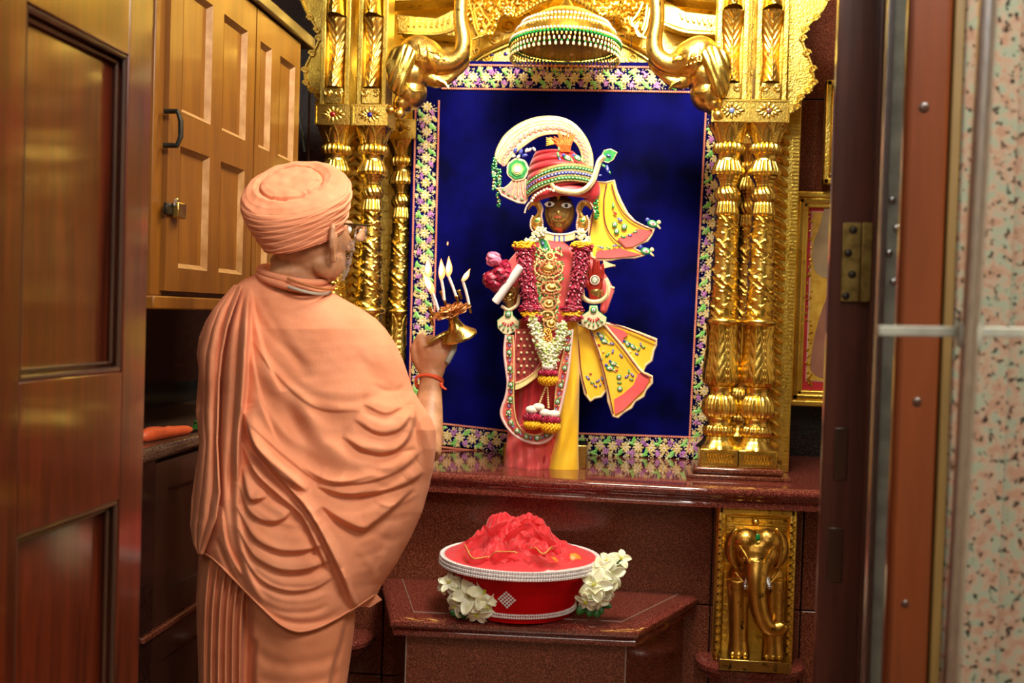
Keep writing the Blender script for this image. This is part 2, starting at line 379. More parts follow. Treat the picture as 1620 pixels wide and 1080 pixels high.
for (o, dz), r in zip(prof, rows):
    for j, p in enumerate(r): vv.append((p.x, 3.497 if j in (0, 3) else p.y, ZB-dz))
mbt.add(vv, [(r*4+i, r*4+i+1, r*4+5+i, r*4+4+i) for r in range(len(prof)-1) for i in range(3)] + [(0, 1, 2, 3), tuple(4*(len(prof)-1)+i for i in (3, 2, 1, 0))])
mbt.build('bench_top', RED_GRANITE_TOP, bench, smooth=40)
# inlaid top slab, joints recessed round it
ins = inset(bt, -0.055); q = [(p.x, 3.497 if j in (0, 3) else p.y, ZB) for j, p in enumerate(ins)]
MB().prism(q, (0, 0, 0.0015)).build('inlaid_slab', RED_GRANITE_TOP, bench, smooth=0, bevel=0.0008)
MORTAR = mat('pale_mortar', sr(150, 130, 118), None, 0.8)
MB().tube([Vector(p)+Vector((0, 0, 0.001)) for p in q], 0.0012, 5).build('joint', MORTAR, bench)
body = inset(bt, -0.035)
MB().prism([(p.x, 3.49 if j in (0, 3) else p.y, 0) for j, p in enumerate(body)], (0, 0, ZB-0.053)).build('bench_base', RED_GRANITE, bench, smooth=0)
for j in (1, 2): MB().tube([(body[j].x, body[j].y-0.0005, 0.0), (body[j].x, body[j].y-0.0005, ZB-0.054)], 0.0025, 5).build('joint', MORTAR, bench)
# ------------------------------------------------------------------ gold columns
SC = 0.002028
def bell(x, c, w_): return math.exp(-((x-c)/w_)**2)
def make_column(label, group):
    root = thing('gilded_column', (0, 0, 0), label, 'column', group)
    Z = lambda y: (735-y)*SC
    hw = 30.3*SC
    b = MB(); b.box((-hw, -hw, 0), (hw, hw, Z(708))); b.build('base_block', GOLD, root, bevel=0.003)
    b = MB()   # framed panel with lattice
    f_ = -hw-0.003
    for x0_, x1_, z0_, z1_ in ((-.05, .05, .008, .012), (-.05, .05, .044, .048), (-.05, -.046, .012, .044), (.046, .05, .012, .044)):
        b.box((x0_, f_, z0_), (x1_, -hw+0.001, z1_))
    for k in range(10):
        x = -.04+k*.0085
        b.tube([(x, f_+0.001, .014), (x+.007, f_+0.001, .042)], 0.0012, 4); b.tube([(x+.007, f_+0.001, .014), (x, f_+0.001, .042)], 0.0012, 4)
    b.build('base_relief', GOLD, root)
    def seg(name, ys, rs, n, mod, m=GOLD, steps=14):
        pr = []; K = steps
        for k in range(K+1):
            y = ys[0]+(ys[-1]-ys[0])*k/K
            pr.append((float(np.interp(y, ys[::-1] if ys[0] > ys[-1] else ys, rs[::-1] if ys[0] > ys[-1] else rs))*SC, Z(y)))
        bb = MB(); H = (Z(ys[0]), Z(ys[-1]))
        bb.lathe(pr, (0, 0, 0), n, (lambda t, i, r, z: mod(t, (z-H[0])/(H[1]-H[0]), r)) if mod else None)
        return bb.build(name, m, root, smooth=60)
    gad = lambda k, a: (lambda t, v, r: r*(1-a+a*abs(math.cos(k*t/2))**0.6*1.0))
    # flare of the foot: round to square
    seg('foot_leaf', [708, 704, 696, 690], [33, 31, 24, 22], 64, lambda t, v, r: r*(1+0.05*(1-v)*math.cos(4*t)**2+0.05*abs(math.cos(6*t))), steps=10)
    seg('foot_gadroon', [690, 686, 681, 675, 672], [21, 25, 26.5, 25, 21], 96, gad(22, .12), steps=12)
    seg('foot_neck', [672, 668, 663, 660], [20, 19, 20, 22], 32, None)
    seg('lower_gadroon', [660, 655, 648, 638, 630, 625], [22, 27, 29, 28, 24.5, 20], 112, gad(26, .12), steps=16)
    seg('vase_neck', [625, 620, 614, 612], [19, 18.5, 20, 22], 32, None)
    def acan(t, v, r):
        h = 0
        k = 5; ph = (t*k/(2*PI)) % 1 - 0.5
        wid = 0.42*math.sin(PI*min(1, max(0, v*0.95+0.05)))**0.5
        rib = abs(math.sin((v*16-abs(ph)*9)))**0.8
        leaf = 1 if abs(ph) < wid else 0.0
        h = leaf*(0.35+0.5*rib*(1-abs(ph)/0.6))+0.9*math.exp(-(ph/0.035)**2)
        h += 0.8*math.exp(-((abs(abs(ph)-0.45)/0.04)**2))*abs(math.sin(v*30))
        return r*(1+0.075*h)
    seg('acanthus_vase', [612, 606, 598, 585, 565, 540, 522, 516], [20, 25, 26.5, 26, 23.5, 22, 22.5, 24], 220, acan, steps=80)
    seg('shaft_ring', [517, 514, 511, 508, 505], [24, 27.5, 28.5, 27.5, 23], 40, None, steps=10)
    def vine(t, v, r):
        a = (t/(2*PI)*2 + v*3.0)%1; h = math.exp(-((a-0.5)/0.07)**2)
        a2 = (t/(2*PI)*2 + v*3.0+0.22)%1; h += 0.7*math.exp(-((a2-0.5)/0.05)**2)
        bx = ((t/(2*PI)*6+v*9)%1-0.5); bz = ((v*14)%1-0.5); h += 1.3*max(0, 1-(bx*bx+bz*bz)/0.05)
        l = ((t/(2*PI)*5-v*11)%1-.5); h += 0.55*math.exp(-(l/0.1)**2)*(math.sin(v*40+t*2) > 0.1)
        return r*(1+0.085*h)
    seg('spiral_shaft', [505, 480, 347], [21.5, 21, 16.5], 180, vine, GOLD, steps=150)
    seg('ribbed_collar', [347, 345, 329, 326], [17, 19, 16.5, 15], 72, lambda t, v, r: r*(0.9+0.12*(abs(math.cos(8*t)) > 0.35)), steps=8)
    seg('twisted_bulb', [326, 321, 314, 307, 302], [15, 19, 20.5, 18, 13.5], 96, lambda t, v, r: r*(0.9+0.12*abs(math.cos(7*t+v*3.5))**0.7), steps=16)
    seg('upper_vase', [302, 296, 288, 284], [13.5, 15, 20, 23], 96, lambda t, v, r: r*(1+0.05*abs(math.cos(5*t))+0.03*math.sin(v*20)), steps=12)
    seg('ribbed_dome', [284, 280, 274, 266, 262], [25, 26.5, 25, 21, 19], 112, gad(20, .12), steps=14)
    seg('neck', [262, 259, 255, 252], [19, 18, 19, 21], 32, None)
    seg('bead_ring', [252, 248, 243, 238, 235], [22, 25.5, 26, 24.5, 21], 96, gad(16, .15), steps=10)
    seg('leaf_cup', [235, 228, 218, 210, 207], [20, 21.5, 25, 28.5, 30], 160, lambda t, v, r: r*(1+0.06*abs(math.cos(4*t))**0.5+0.05*(abs(abs(math.cos(4*t))-v) < 0.12)), steps=26)
    b = MB(); b.box((-hw, -hw, Z(207)), (hw, hw, Z(172))); b.build('capital_block', GOLD, root, bevel=0.002)
    b = MB(); f_ = -hw-0.003; za, zb = Z(207), Z(172)
    for x0_, x1_, z0_, z1_ in ((-hw, hw, za+.001, za+.007), (-hw, hw, zb-.007, zb-.001), (-hw, -hw+.006, za, zb), (hw-.006, hw, za, zb)):
        b.box((x0_, f_, z0_), (x1_, -hw+0.001, z1_))
    zc = (za+zb)/2
    for k in range(12):
        a = 2*PI*k/12; rr = 0.032 if k % 3 else 0.04
        b.ball((rr*0.75*math.cos(a), f_+0.003, zc+rr*0.45*math.sin(a)), (0.012, 0.003, 0.005), 8, 5, Matrix.Rotation(-a, 3, 'Y'))
    b.build('capital_relief', GOLD, root)
    g = MB(); g.ball((0, f_, zc), (0.009, 0.004, 0.009), 12, 8); g.build('gem', GEMS[0], root)
    return root
def gem(c): return mat('gem', c, None, 0.08, coat=1)
GEMS = [gem(sr(110, 125, 170)), gem(sr(110, 70, 60)), gem(sr(130, 10, 20)), gem(sr(20, 20, 110))]
COLS = [(1213, 3.65, 1, 'gilded twisted column at the right end, its capital set with a brown stone'), (1155, 3.65, 0, 'gilded twisted column nearest the curtain on the right, pale blue stone in its capital'),
        (534, 3.80, 2, 'gilded column at the far left with a red stone in its capital, above the turban'), (592, 3.80, 3, 'gilded column beside the glasses of the man, dark blue stone in its capital')]
proto = None
colx = []
zbase = ZL+0.034
for (px, Y, gi, lab) in COLS:
    p = P(px, 180, Y); 
    if proto is None: c = proto = make_column(lab, 'gilded columns in front of the curtain')
    else: c = copy_tree(proto)
    c['label'] = lab
    c.location = (p.x, Y, zbase); colx.append((p.x, Y))
    for ch in c.children:
        if ch.name.startswith('gem'): ch.data = ch.data.copy(); ch.data.materials[0] = GEMS[gi]
# back row
for (px, lab) in ((636, 'slim gilded column behind the left pair, half hidden beside the blue curtain'), (1186, 'gilded column standing behind and between the right pair')):
    c = copy_tree(proto); p = P(px, 300, 4.08); c.location = (p.x, 4.08, zbase); c.scale = (0.92, 0.92, 1.0); c['label'] = lab
    c['group'] = 'rear gilded columns'
cR = (colx[0][0]+colx[1][0])/2; cL = (colx[2][0]+colx[3][0])/2
footslab(cR, 3.66, 0.275, 0.18, 'red granite plinth under the right column pair')
footslab(cL, 3.81, 0.275, 0.18, 'red granite plinth under the left column pair')
footslab(P(1186, 300, 4.08).x, 4.08, 0.2, 0.15, 'red granite plinth behind the right column pair')
footslab(P(636, 300, 4.08).x, 4.08, 0.2, 0.15, 'red granite plinth behind the left column pair')
# upper brackets over the capitals
ZC = zbase + (735-172)*SC
def acanleaf(mb, cx, cy, z0, z1, wd, dep):
    """leafy half-round upright"""
    def fn(u, v):
        x = (u-0.5); s = 1-0.25*math.sin(v*PI*1.0)+0.25*v
        rib = abs(math.sin(v*26-abs(x)*14)); h = math.sqrt(max(0, 1-(2*x)**2))
        y = cy - dep*h*(0.62+0.38*math.cos(v*PI*1.6))*(1+0.0) - 0.004*rib*h - 0.006*math.exp(-(x/0.05)**2)
        return (cx + x*wd*s, y, z0+(z1-z0)*v)
    mb.grid(fn, 26, 90)
def upper(cx, Y, lab, side):
    root = thing('carved_bracket', (cx, Y, ZC), lab, 'bracket', 'carved gold uprights over the column pairs')
    s = Y/1800
    for dx in (-30*s, 30*s):
        b = MB(); b.box((cx+dx-23*s, Y-0.02, ZC), (cx+dx+23*s, Y+0.06, 2.9)); b.build('upright_board', GOLDR, root, bevel=0.003)
        for e in (-1, 1):
            MB().box((cx+dx+e*20*s-0.008, Y-0.05, ZC), (cx+dx+e*20*s+0.008, Y-0.02, 2.9)).build('edge_strip', GOLDR, root, bevel=0.002)
        b = MB(); acanleaf(b, cx+dx, Y-0.02, ZC+27*s, ZC+137*s, 30*s, 0.055); b.build('acanthus_leaf', GOLDC, root, smooth=70)
        b = MB(); acanleaf(b, cx+dx, Y-0.02, ZC+140*s, ZC+260*s, 30*s, 0.075); b.build('acanthus_leaf', GOLD, root, smooth=70)
        b = MB(); b.cbox((cx+dx, Y-0.035, ZC+13*s), (28*s, 0.05, 24*s))
        for e in (-1, 1):
            b.tube([(cx+dx+e*9*s+6*s*math.cos(a)*(1-a/14), Y-0.064, ZC+17*s+6*s*math.sin(a)*(1-a/14)) for a in np.linspace(0, 9, 24)], 0.0035, 6)
        b.build('scroll_foot', GOLD, root, bevel=0.003)
    return root
upper(cR, 3.65, 'pair of carved gold uprights with acanthus leaves over the right capitals', 1)
upper(cL, 3.80, 'pair of carved gold uprights with acanthus leaves over the left capitals', -1)
def sidebracket(pts, Y, lab, gm):
    pts = [tuple(p) for p in smoothpath(pts, 60)]; cR_side = pts[0][0] > 810
    q = pp(pts, Y); root = thing('scroll_bracket', q[0], lab, 'bracket')
    MB().prism(q, (0, 0.07, 0)).build('scroll_board', gm, root, smooth=30, bevel=0.004)
    b = MB(); b.tube([p + Vector((0, -0.002, 0)) for p in q[2:-10]], 0.005, 6); b.build('beaded_edge', GOLD, root)
    for k in range(0, 46, 4):
        a = q[k+3]+Vector((0, -0.004, 0)); MB().tube([a+Vector((.012*math.cos(t_)*(1-t_/12)*(1 if cR_side else -1), -.002, .012*math.sin(t_)*(1-t_/12))) for t_ in np.linspace(0, 7, 16)], 0.0038, 6).build('leaf_curl', GOLD, root)
sidebracket([(1248, -60), (1322, -60), (1306, 8), (1276, 44), (1270, 66), (1284, 104), (1286, 136), (1268, 152), (1258, 172), (1246, 172), (1246, 60)], 3.68, 'wavy gold scroll board at the right edge of the shrine top', GOLDR)
sidebracket([(514, -60), (462, -60), (480, 8), (500, 44), (504, 66), (484, 106), (486, 136), (502, 150), (506, 166), (518, 166), (518, 60)], 3.82, 'wavy gold scroll board at the left edge of the shrine top', GOLDR)
# rope borders
def ropeborder(px0, px1, py0, py1, Y, lab, chev=False):
    a = P(px0, py0, Y); b_ = P(px1, py1, Y); x0_, x1_ = a.x, P(px1, py0, Y).x
    root = thing('gilded_border', ((x0_+x1_)/2, Y, ZL), lab, 'border')
    MB().box((x0_, Y, ZL), (x1_, Y+0.05, 2.9)).build('back_board', GOLDR, root, bevel=0.003)
    wd = (x1_-x0_); z = ZL+0.03; mb = MB()
    while z < 2.8:
        if chev:
            for e in (-1, 1):
                mb.ball(((x0_+x1_)/2+e*wd*0.22, Y-0.004, z), (wd*0.30, 0.014, 0.011), 10, 6, Matrix.Rotation(e*0.65, 3, 'Y'))
        else:
            mb.ball((x0_+wd*0.30, Y-0.004, z), (wd*0.36, 0.018, 0.012), 10, 6, Matrix.Rotation(0.6, 3, 'Y'))
        z += 0.034
    tag(mb.build('rope_relief', GOLD, root), kind='stuff')
    if not chev:
        mb = MB(); z = ZL+0.02
        while z < 2.8: mb.box((x0_+wd*0.72, Y-0.006, z), (x0_+wd*0.95, Y, z+0.006)); z += 0.012
        tag(mb.build('notched_edge', GOLDR, root), kind='stuff')
ropeborder(1226, 1268, 180, 700, 3.78, 'tall gold border with slanted rope pattern right of the column pairs')
ropeborder(549, 580, 180, 700, 3.93, 'tall gold border of stacked chevrons between the left columns', True)
# inner gold panels behind the columns
def panel(px0, px1, Y, lab):
    x0_, x1_ = P(px0, 300, Y).x, P(px1, 300, Y).x
    root = thing('gilded_screen', ((x0_+x1_)/2, Y, ZL), lab, 'panel')
    MB().box((x0_, Y, ZL), (x1_, Y+0.03, 2.9)).build('panel_board', GOLDR, root)
    mb = MB(); z = ZL+0.02; k = 0
    while z < 2.8:
        for j in range(3):
            xa = x0_+(x1_-x0_)*(0.12+0.27*j); mb.box((xa, Y-0.004, z), (xa+(x1_-x0_)*0.23, Y, z+0.024))
        z += 0.03; k += 1
    tag(mb.build('embossed_square', GOLDR, root, bevel=0.0015), kind='stuff')
panel(598, 650, 4.16, 'embossed gold panel behind the left columns')
panel(1146, 1235, 4.16, 'embossed gold panel behind the right columns')
# ------------------------------------------------------------------ shrine top: arch panel, beams, elephants, umbrella
YA = 4.10
root = thing('arch_panel', P(885, 110, YA), 'glowing gold arch panel with scroll relief over the curtain', 'panel')
MB().box((P(590, 50, YA).x, YA, P(880, 112, YA).z), (P(1185, 50, YA).x, YA+0.03, 2.95)).build('arch_board', GOLDR, root)
# curved moulding rising to the middle
for sgn in (-1, 1):
    c = [(745, 96), (765, 82), (795, 68), (825, 56), (860, 50)] if sgn < 0 else [(1035, 94), (1015, 80), (985, 64), (955, 54), (915, 50)]
    mb = MB(); pa = smoothpath(c, 24); mb.tube(pp([tuple(p) for p in pa], YA-0.02), 0.009, 8); mb.tube(pp([(p[0], p[1]+7) for p in pa], YA-0.012), 0.005, 6)
    mb.build('curved_moulding', GOLD, root)
# relief scrolls on the board
mb = MB()
for (cx, cy, r, d) in [(760, 45, 14, 1), (785, 60, 10, -1), (775, 30, 11, 1), (805, 40, 12, -1), (1010, 45, 14, -1), (985, 60, 10, 1), (1000, 28, 11, -1), (970, 38, 12, 1), (835, 24, 10, 1), (945, 22, 10, -1), (770, 90, 9, 1), (1000, 92, 10, -1), (640, 85, 10, 1), (1120, 85, 10, 1), (755, 80, 7, 1), (1020, 78, 7, 1)]:
    MB().tube([P(cx+d*r*math.cos(a)*(1-a/11), cy+r*math.sin(a)*(1-a/11), YA-0.004) for a in np.linspace(0, 8, 22)], 0.005, 6).build('scroll_relief', GOLD, root)
mb = MB()
for x, y in ((778, 86), (800, 85), (992, 100)): MB().ball(P(x, y, YA-0.004), (0.008, 0.004, 0.008), 8, 5).build('blue_stone', GEMS[3], root)
# festoon: scalloped carved valance
fest = thing('carved_festoon', P(885, 0, 3.96), 'scalloped gold floral festoon hanging at the top centre of the shrine', 'festoon')
def scallop(x):
    # lower edge of the valance
    pts = [(725, 8), (745, 35), (765, 58), (778, 56), (790, 26), (815, 28), (850, 8), (885, -6), (920, 6), (955, 28), (980, 26), (992, 56), (1005, 58), (1022, 34), (1045, 8)]
    return interp(pts, x)
q = [(725, -60)]+[(x, scallop(x)) for x in range(725, 1046, 8)]+[(1045, -60)]
MB().prism(pp(q, 3.98), (0, 0.02, 0)).build('valance_board', GOLDR, fest, smooth=0)
mb = MB(); random.seed(3)
for x in np.arange(728, 1044, 5.5):
    y0 = scallop(x)
    mb.ball(P(x, y0-3, 3.975), (0.009, 0.009, 0.011), 8, 5)
    if y0 > 0:
        for y in np.arange(-8, y0-6, 8):
            a = random.uniform(0, PI)
            mb.ball(P(x+random.uniform(-2, 2), y+random.uniform(-2, 2), 3.975), (0.011, 0.012, 0.006), 8, 5, Matrix.Rotation(a, 3, 'Y'))
tag(mb.build('flower_relief', GOLD, fest), kind='stuff')
for (x, y) in ((803, 17), (953, 17)):
    mb = MB(); c = P(x, y, 3.955); mb.ball(c, 0.008, 8, 6)
    for k in range(8): a = k*PI/4; mb.ball(c+Vector((0.013*math.cos(a), 0.003, 0.013*math.sin(a))), (0.0075, 0.006, 0.0075), 8, 5)
    mb.build('rosette', GOLD, fest)
for sgn in (-1, 1):   # long leaf drops at both ends
    mb = MB(); X = (lambda x: x) if sgn < 0 else (lambda x: 1774-x)
    for pts in ([(742, 0), (748, 25), (752, 45), (760, 58), (768, 50), (764, 40)], [(757, 5), (765, 22), (775, 35), (770, 42), (763, 34)], [(750, 8), (753, 30), (758, 48)], [(748, 62), (760, 56), (772, 40), (776, 28)]):
        pa = smoothpath([(X(x), y) for x, y in pts], 18); mb.tube(pp([tuple(p) for p in pa], 3.965), 0.005, 6)
    mb.build('leaf_drop', GOLD, fest)
mb = MB()
for (x, y, h) in ((758, 60, 12), (786, 26, 13), (829, 12, 14), (928, 10, 15), (971, 26, 14), (999, 60, 14)): MB().tube([P(x, y, 3.975), P(x, y+h, 3.975)], 0.0015, 5).build('hanging_hook', IRON, fest)
# beams left and right of the arch
for lab, pl in (('carved gold beam with square notches above the left elephant head', [(626, 22), (690, 28), (722, 12), (722, 58), (630, 50)]), ('carved gold beam with square notches above the right elephant head', [(1050, -2), (1085, 18), (1142, 24), (1142, 52), (1085, 48), (1050, 36)])):
    r = thing('carved_beam', P(*pl[-1], 4.0), lab, 'beam'); left = pl[0][0] < 700
    MB().prism(pp(pl, 3.99), (0, 0.09, 0)).build('beam_board', GOLDR, r, smooth=0, bevel=0.004)
    mb = MB()
    xs_ = range(648, 716, 9) if left else range(1078, 1132, 9)
    for k, x in enumerate(xs_):
        y = interp([(626, 36), (690, 38), (722, 28)], x) if left else interp([(1050, 10), (1085, 28), (1142, 38)], x)
        c = P(x, y, 3.985); MB().cbox(c, (0.009, 0.014, 0.026), Matrix.Rotation(0.35*(1 if left else -1), 3, 'Y')).build('notch', GOLD, r, bevel=0.002)
    mb = MB(); mb.tube(pp([tuple(p) for p in smoothpath([(630, 52), (690, 54), (724, 44)] if left else [(1050, 38), (1085, 50), (1142, 54)], 16)], 3.985), 0.006, 6); mb.build('lower_moulding', GOLD, r)
    mb = MB().prism(pp([(610, 4), (725, -4), (725, -40), (610, -40)] if left else [(1046, -8), (1152, 4), (1152, -40), (1046, -40)], 3.93), (0, 0.12, 0)); mb.build('upper_moulding', GOLDR, r, bevel=0.004)

# elephants
def elephant_head(left):
    X = (lambda x: x) if left else (lambda x: 1768-x)
    Y = 3.74 if left else 3.62
    dy = 0 if left else 2
    pt = lambda x, y, o=0: P(X(x), y+dy, Y-o)
    root = thing('elephant_sculpture', pt(640, 150), 'gilded elephant head with raised trunk on the %s of the curtain top' % ('left' if left else 'right'), 'elephant sculpture', 'gilded elephant heads at the arch')
    s = Y/1800
    b = MB()
    b.ball(pt(668, 92), (36*s, 0.075, 32*s), 20, 14)
    b.ball(pt(662, 82), (30*s, 0.07, 26*s), 18, 12)
    b.ball(pt(690, 98), (24*s, 0.06, 21*s), 18, 12)
    b.ball(pt(652, 118), (30*s, 0.07, 30*s), 18, 12)
    b.ball(pt(650, 146), (26*s, 0.06, 28*s), 18, 12)
    b.ball(pt(638, 165), (16*s, 0.05, 16*s), 14, 10)
    # trunk
    tp = smoothpath([(692, 100), (714, 98), (730, 84), (733, 62), (729, 36), (729, 8), (734, -22), (742, -45)], 30)
    rad = np.interp(np.linspace(0, 1, 31), [0, .15, .35, .6, 1], [19, 15.5, 13.5, 11.5, 10.5])
    b.tube([pt(p[0], p[1], 0.015) for p in tp], [r*s for r in rad], 16)
    # lower jaw
    lp = smoothpath([(672, 118), (690, 128), (705, 127), (718, 118), (735, 104), (741, 92)], 20)
    b.tube([pt(p[0], p[1], 0.0) for p in lp], [r*s for r in np.interp(np.linspace(0, 1, 21), [0, .4, 1], [14, 9, 4])], 12)
    b.build('head', GOLDC, root, remesh=0.004, smit=5, smooth=180)
    BL = [(668, 92, 36, 32, .075), (662, 82, 30, 26, .07), (690, 98, 24, 21, .06), (652, 118, 30, 30, .07), (650, 146, 26, 28, .06), (638, 165, 16, 16, .05), (703, 100, 18, 16, .05), (690, 124, 16, 12, .022)]
    def so(x, y, e=0.001): return max([0.012]+[ry*math.sqrt(max(0, 1-((x-cx)/rx)**2-((y-cy)/rz)**2)) for cx, cy, rx, rz, ry in BL])+e
    # ear
    b = MB()
    def ear(u, v):
        a = u*2*PI; ex = [(640, 68), (655, 85), (652, 108), (640, 128), (630, 148), (620, 150), (613, 128), (610, 100), (620, 78)]
        pa = EAR[int(u*(len(EAR)-1))]; cx, cy = 632, 106
        x = cx+(pa[0]-cx)*v; y = cy+(pa[1]-cy)*v
        return pt(x, y, 0.088 - 0.016*v*v + 0.0028*math.sin((x*.55+y*.22))*v)
    EAR = smoothpath([(645, 68), (658, 82), (655, 104), (646, 122), (636, 150), (622, 146), (614, 126), (612, 98), (622, 78), (645, 68)], 60)
    b.grid(ear, 60, 14); b.build('ear', GOLD, root, smooth=180, solid=0.008)
    b = MB()
    for pts in ([(660, 64), (664, 80), (666, 98), (674, 116)], [(672, 64), (676, 80), (680, 96), (690, 112)], [(648, 66), (656, 80), (660, 96)], [(640, 130), (652, 142), (668, 144)], [(672, 78), (690, 84), (704, 96)]):
        pa = smoothpath(pts, 16); b.tube([pt(p[0], p[1], so(p[0], p[1])) for p in pa], 0.0038, 6)
    b.build('harness_cord', GOLD, root)
    b = MB(); b.ball(pt(694, 88, so(694, 88, -.001)), (0.008, 0.006, 0.006), 10, 7); b.build('eye', GOLDD, root)
    MB().tube([pt(694+8*math.cos(a), 88+5*math.sin(a), so(694+8*math.cos(a), 88+5*math.sin(a))) for a in np.linspace(0, 2*PI, 18)[:-1]], .0025, 6, closed=True).build('eyelid', GOLD, root)
    b = MB()
    for i in range(5):
        for j in range(4):
            x, y = 651+i*6+j*2, 66+j*9+i*2; b.ball(pt(x, y, so(x, y)), .0032, 6, 4)
    tag(b.build('cap_bead', GOLD, root), kind='stuff')
    b = MB(); b.ball(pt(632, 180, 0.03), 9*s, 14, 10); b.ball(pt(618, 174, 0.02), 8*s, 14, 10); b.build('knob', GOLDC, root)
    b = MB(); b.tube([pt(692, 126, 0.05), pt(704, 132, 0.05), pt(710, 140, 0.05)], [0.010, 0.007, 0.003], 8); b.build('tusk', GOLD, root)
elephant_head(True); elephant_head(False)

# umbrella over the statue
cu = P(894, 80, 3.78); s = 3.78/1800; R0 = 86*s
um = thing('ceremonial_umbrella', cu, 'small gold umbrella with green and gold bead fringe hanging above the statue', 'umbrella')
pr = [(R0, 0.075), (R0*0.985, 0.085), (R0*0.9, 0.115), (R0*0.72, 0.15), (R0*0.45, 0.18), (R0*0.15, 0.2), (0.004, 0.235)]
pr = [(r, z-0.058) for r, z in pr]
MB().lathe(pr, cu, 72, lambda t, i, r, z: r*(1+0.012*math.cos(24*t))).build('canopy', GOLD, um, smooth=60)
MB().tube([cu+Vector((0, 0, 0.2)), Vector((cu.x, cu.y, 2.95))], 0.004, 8).build('hanging_rod', GOLD, um)
def beadring(z, r, rb, n, name, m, flat=1):
    mb = MB()
    for k in range(n):
        a = 2*PI*k/n; mb.ball((cu.x+r*math.cos(a), cu.y+r*math.sin(a), cu.z+z), (rb, rb, rb*flat), 6, 4)
    return tag(mb.build(name, m, um), kind='stuff')
beadring(0.022, R0+0.002, 0.0045, 96, 'pearl_row', PEARL); beadring(0.057, R0*0.905, 0.0045, 84, 'pearl_row', SEQ_WHITE)
beadring(0.080, R0*0.81, 0.005, 72, 'pearl_row', SEQ_WHITE); beadring(0.012, R0+0.002, 0.0055, 90, 'green_bead_row', GLASSG)
beadring(0.002, R0, 0.004, 80, 'gold_bead_row', GOLD, 1.6); beadring(-0.012, R0, 0.0035, 70, 'gold_drop_row', SEQ_GOLD, 2); beadring(-0.021, R0, 0.0035, 60, 'green_bead_row', GLASSG); beadring(-0.030, R0, 0.0045, 60, 'bell_row', SEQ_GOLD, 1.5)
um.rotation_euler.x = -0.07
beadring(0.02, R0*0.55, 0.009, 9, 'bell_row', SEQ_GOLD, 1.3)

# ------------------------------------------------------------------ curtain
YC = 4.035
cur = thing('velvet_curtain', (P(890, 700, YC).x, YC, ZL), 'navy blue velvet backdrop curtain with embroidered floral border', 'curtain')
CL, CR, CT, CB = P(663, 300, YC).x-0.03, P(1150, 300, YC).x, P(890, 98, YC).z, ZL+0.004
def cfold(x, z):
    u = (x-CL)/(CR-CL); v = (z-CB)/(CT-CB)
    edge = min(u, 1-u, v, 1-v)*7-.9; e = max(0, min(1, edge))
    d = 0.006*math.sin((x*13+z*5))*e + 0.010*e*math.exp(-((u-v*0.5-0.15)/0.06)**2) + 0.009*e*math.exp(-((u+v*0.5-1.1)/0.05)**2) - 0.008*e*math.exp(-((u-v*0.4-0.3)/0.04)**2)
    d += 0.012*e*math.exp(-(((v-0.93)-0.35*(u-0.5)**2)/0.03)**2)+0.01*e*math.exp(-(((v-0.84)-0.5*(u-0.5)**2)/0.04)**2)
    d += 0.008*e*math.exp(-((u-0.93+0.25*(v-0.3)**2)/0.03)**2) + 0.01*e*math.exp(-((u-0.8-0.3*(v-0.1))/0.05)**2)*(v < 0.5)
    return YC - d - 0.004
def cz(x, v):
    sag = -0.0 + 0.028*max(0, 1-(x-CL)/0.28)   # bottom edge lifts at the left
    zb = CB+sag; return zb+(CT-zb)*v
MB().grid(lambda u, v: (CL+(CR-CL)*u, cfold(CL+(CR-CL)*u, cz(CL+(CR-CL)*u, v)), cz(CL+(CR-CL)*u, v)), 130, 120).build('velvet_cloth', VELVET, cur, smooth=180, solid=0.003)
BW = 0.084
em = {k: MB() for k in 'gnpwc'}
YB_ = YC-0.010
def border(a, b, nrm):
    """a->b: centre line; nrm: inward width vector"""
    L = (b-a).length; t = (b-a)/L; n = nrm.normalized()
    k = 0; s_ = 0.02
    pos = lambda u, w_: a+t*u+n*w_
    def flat(mb, c, ang, l, w_, y=0.0):
        d = t*math.cos(ang)+n*math.sin(ang)
        e = t*-math.sin(ang)+n*math.cos(ang); up = Vector((0, -1, 0))
        R = Matrix((d, up, e)).transposed(); mb.ball(c+Vector((0, -y, 0)), (l, 0.0022, w_), 6, 4, R)
    while s_ < L-0.01:
        c = pos(s_, 0)
        for q in range(8): ang = q*PI/4; flat(em['g'], c+(t*math.cos(ang)+n*math.sin(ang))*0.0115, ang, 0.0085, 0.0042)
        flat(em['w'], c, 0, 0.004, 0.004, 0.002)
        e = 1 if k % 2 else -1
        for j in range(3): flat(em['n'], pos(s_+0.022+random.uniform(-.003, .003)+j*0.004, e*0.020+(j-1)*0.007), random.uniform(-.6, .6)+j*0.5, 0.014, 0.005)
        for j in range(16): flat(em['p'], pos(s_+0.022+random.gauss(0, .0055), -e*0.018+random.gauss(0, 0.006)), 0, 0.0036, 0.0036, 0.001)
        for j in range(4):
            u = s_+random.uniform(0, 0.045); w_ = random.choice((-1, 1))*random.uniform(0.022, 0.033)
            for q in range(5): ang = q*1.257; flat(em['g'], pos(u, w_)+(t*math.cos(ang)+n*math.sin(ang))*0.0042, ang, 0.0032, 0.0022)
        for j in range(44): flat(em['w'] if j % 3 else em['g'], pos(s_+random.uniform(-.005, 0.045), random.uniform(-.035, .035)), 0, 0.0021, 0.0021)
        s_ += 0.045; k += 1
    u = 0
    while u < L:
        for w_ in (-BW/2, BW/2): em['c'].ball(pos(u, w_), (0.0042, 0.003, 0.0042), 6, 4)
        u += 0.0075
pl = lambda px, py: P(px, py, YB_)
random.seed(11)
def straight(p1, p2, inner): border(p1, p2, inner)
ctr = pl(890, 420)
zt = pl(885, 125).z; zbo = pl(1000, 708).z
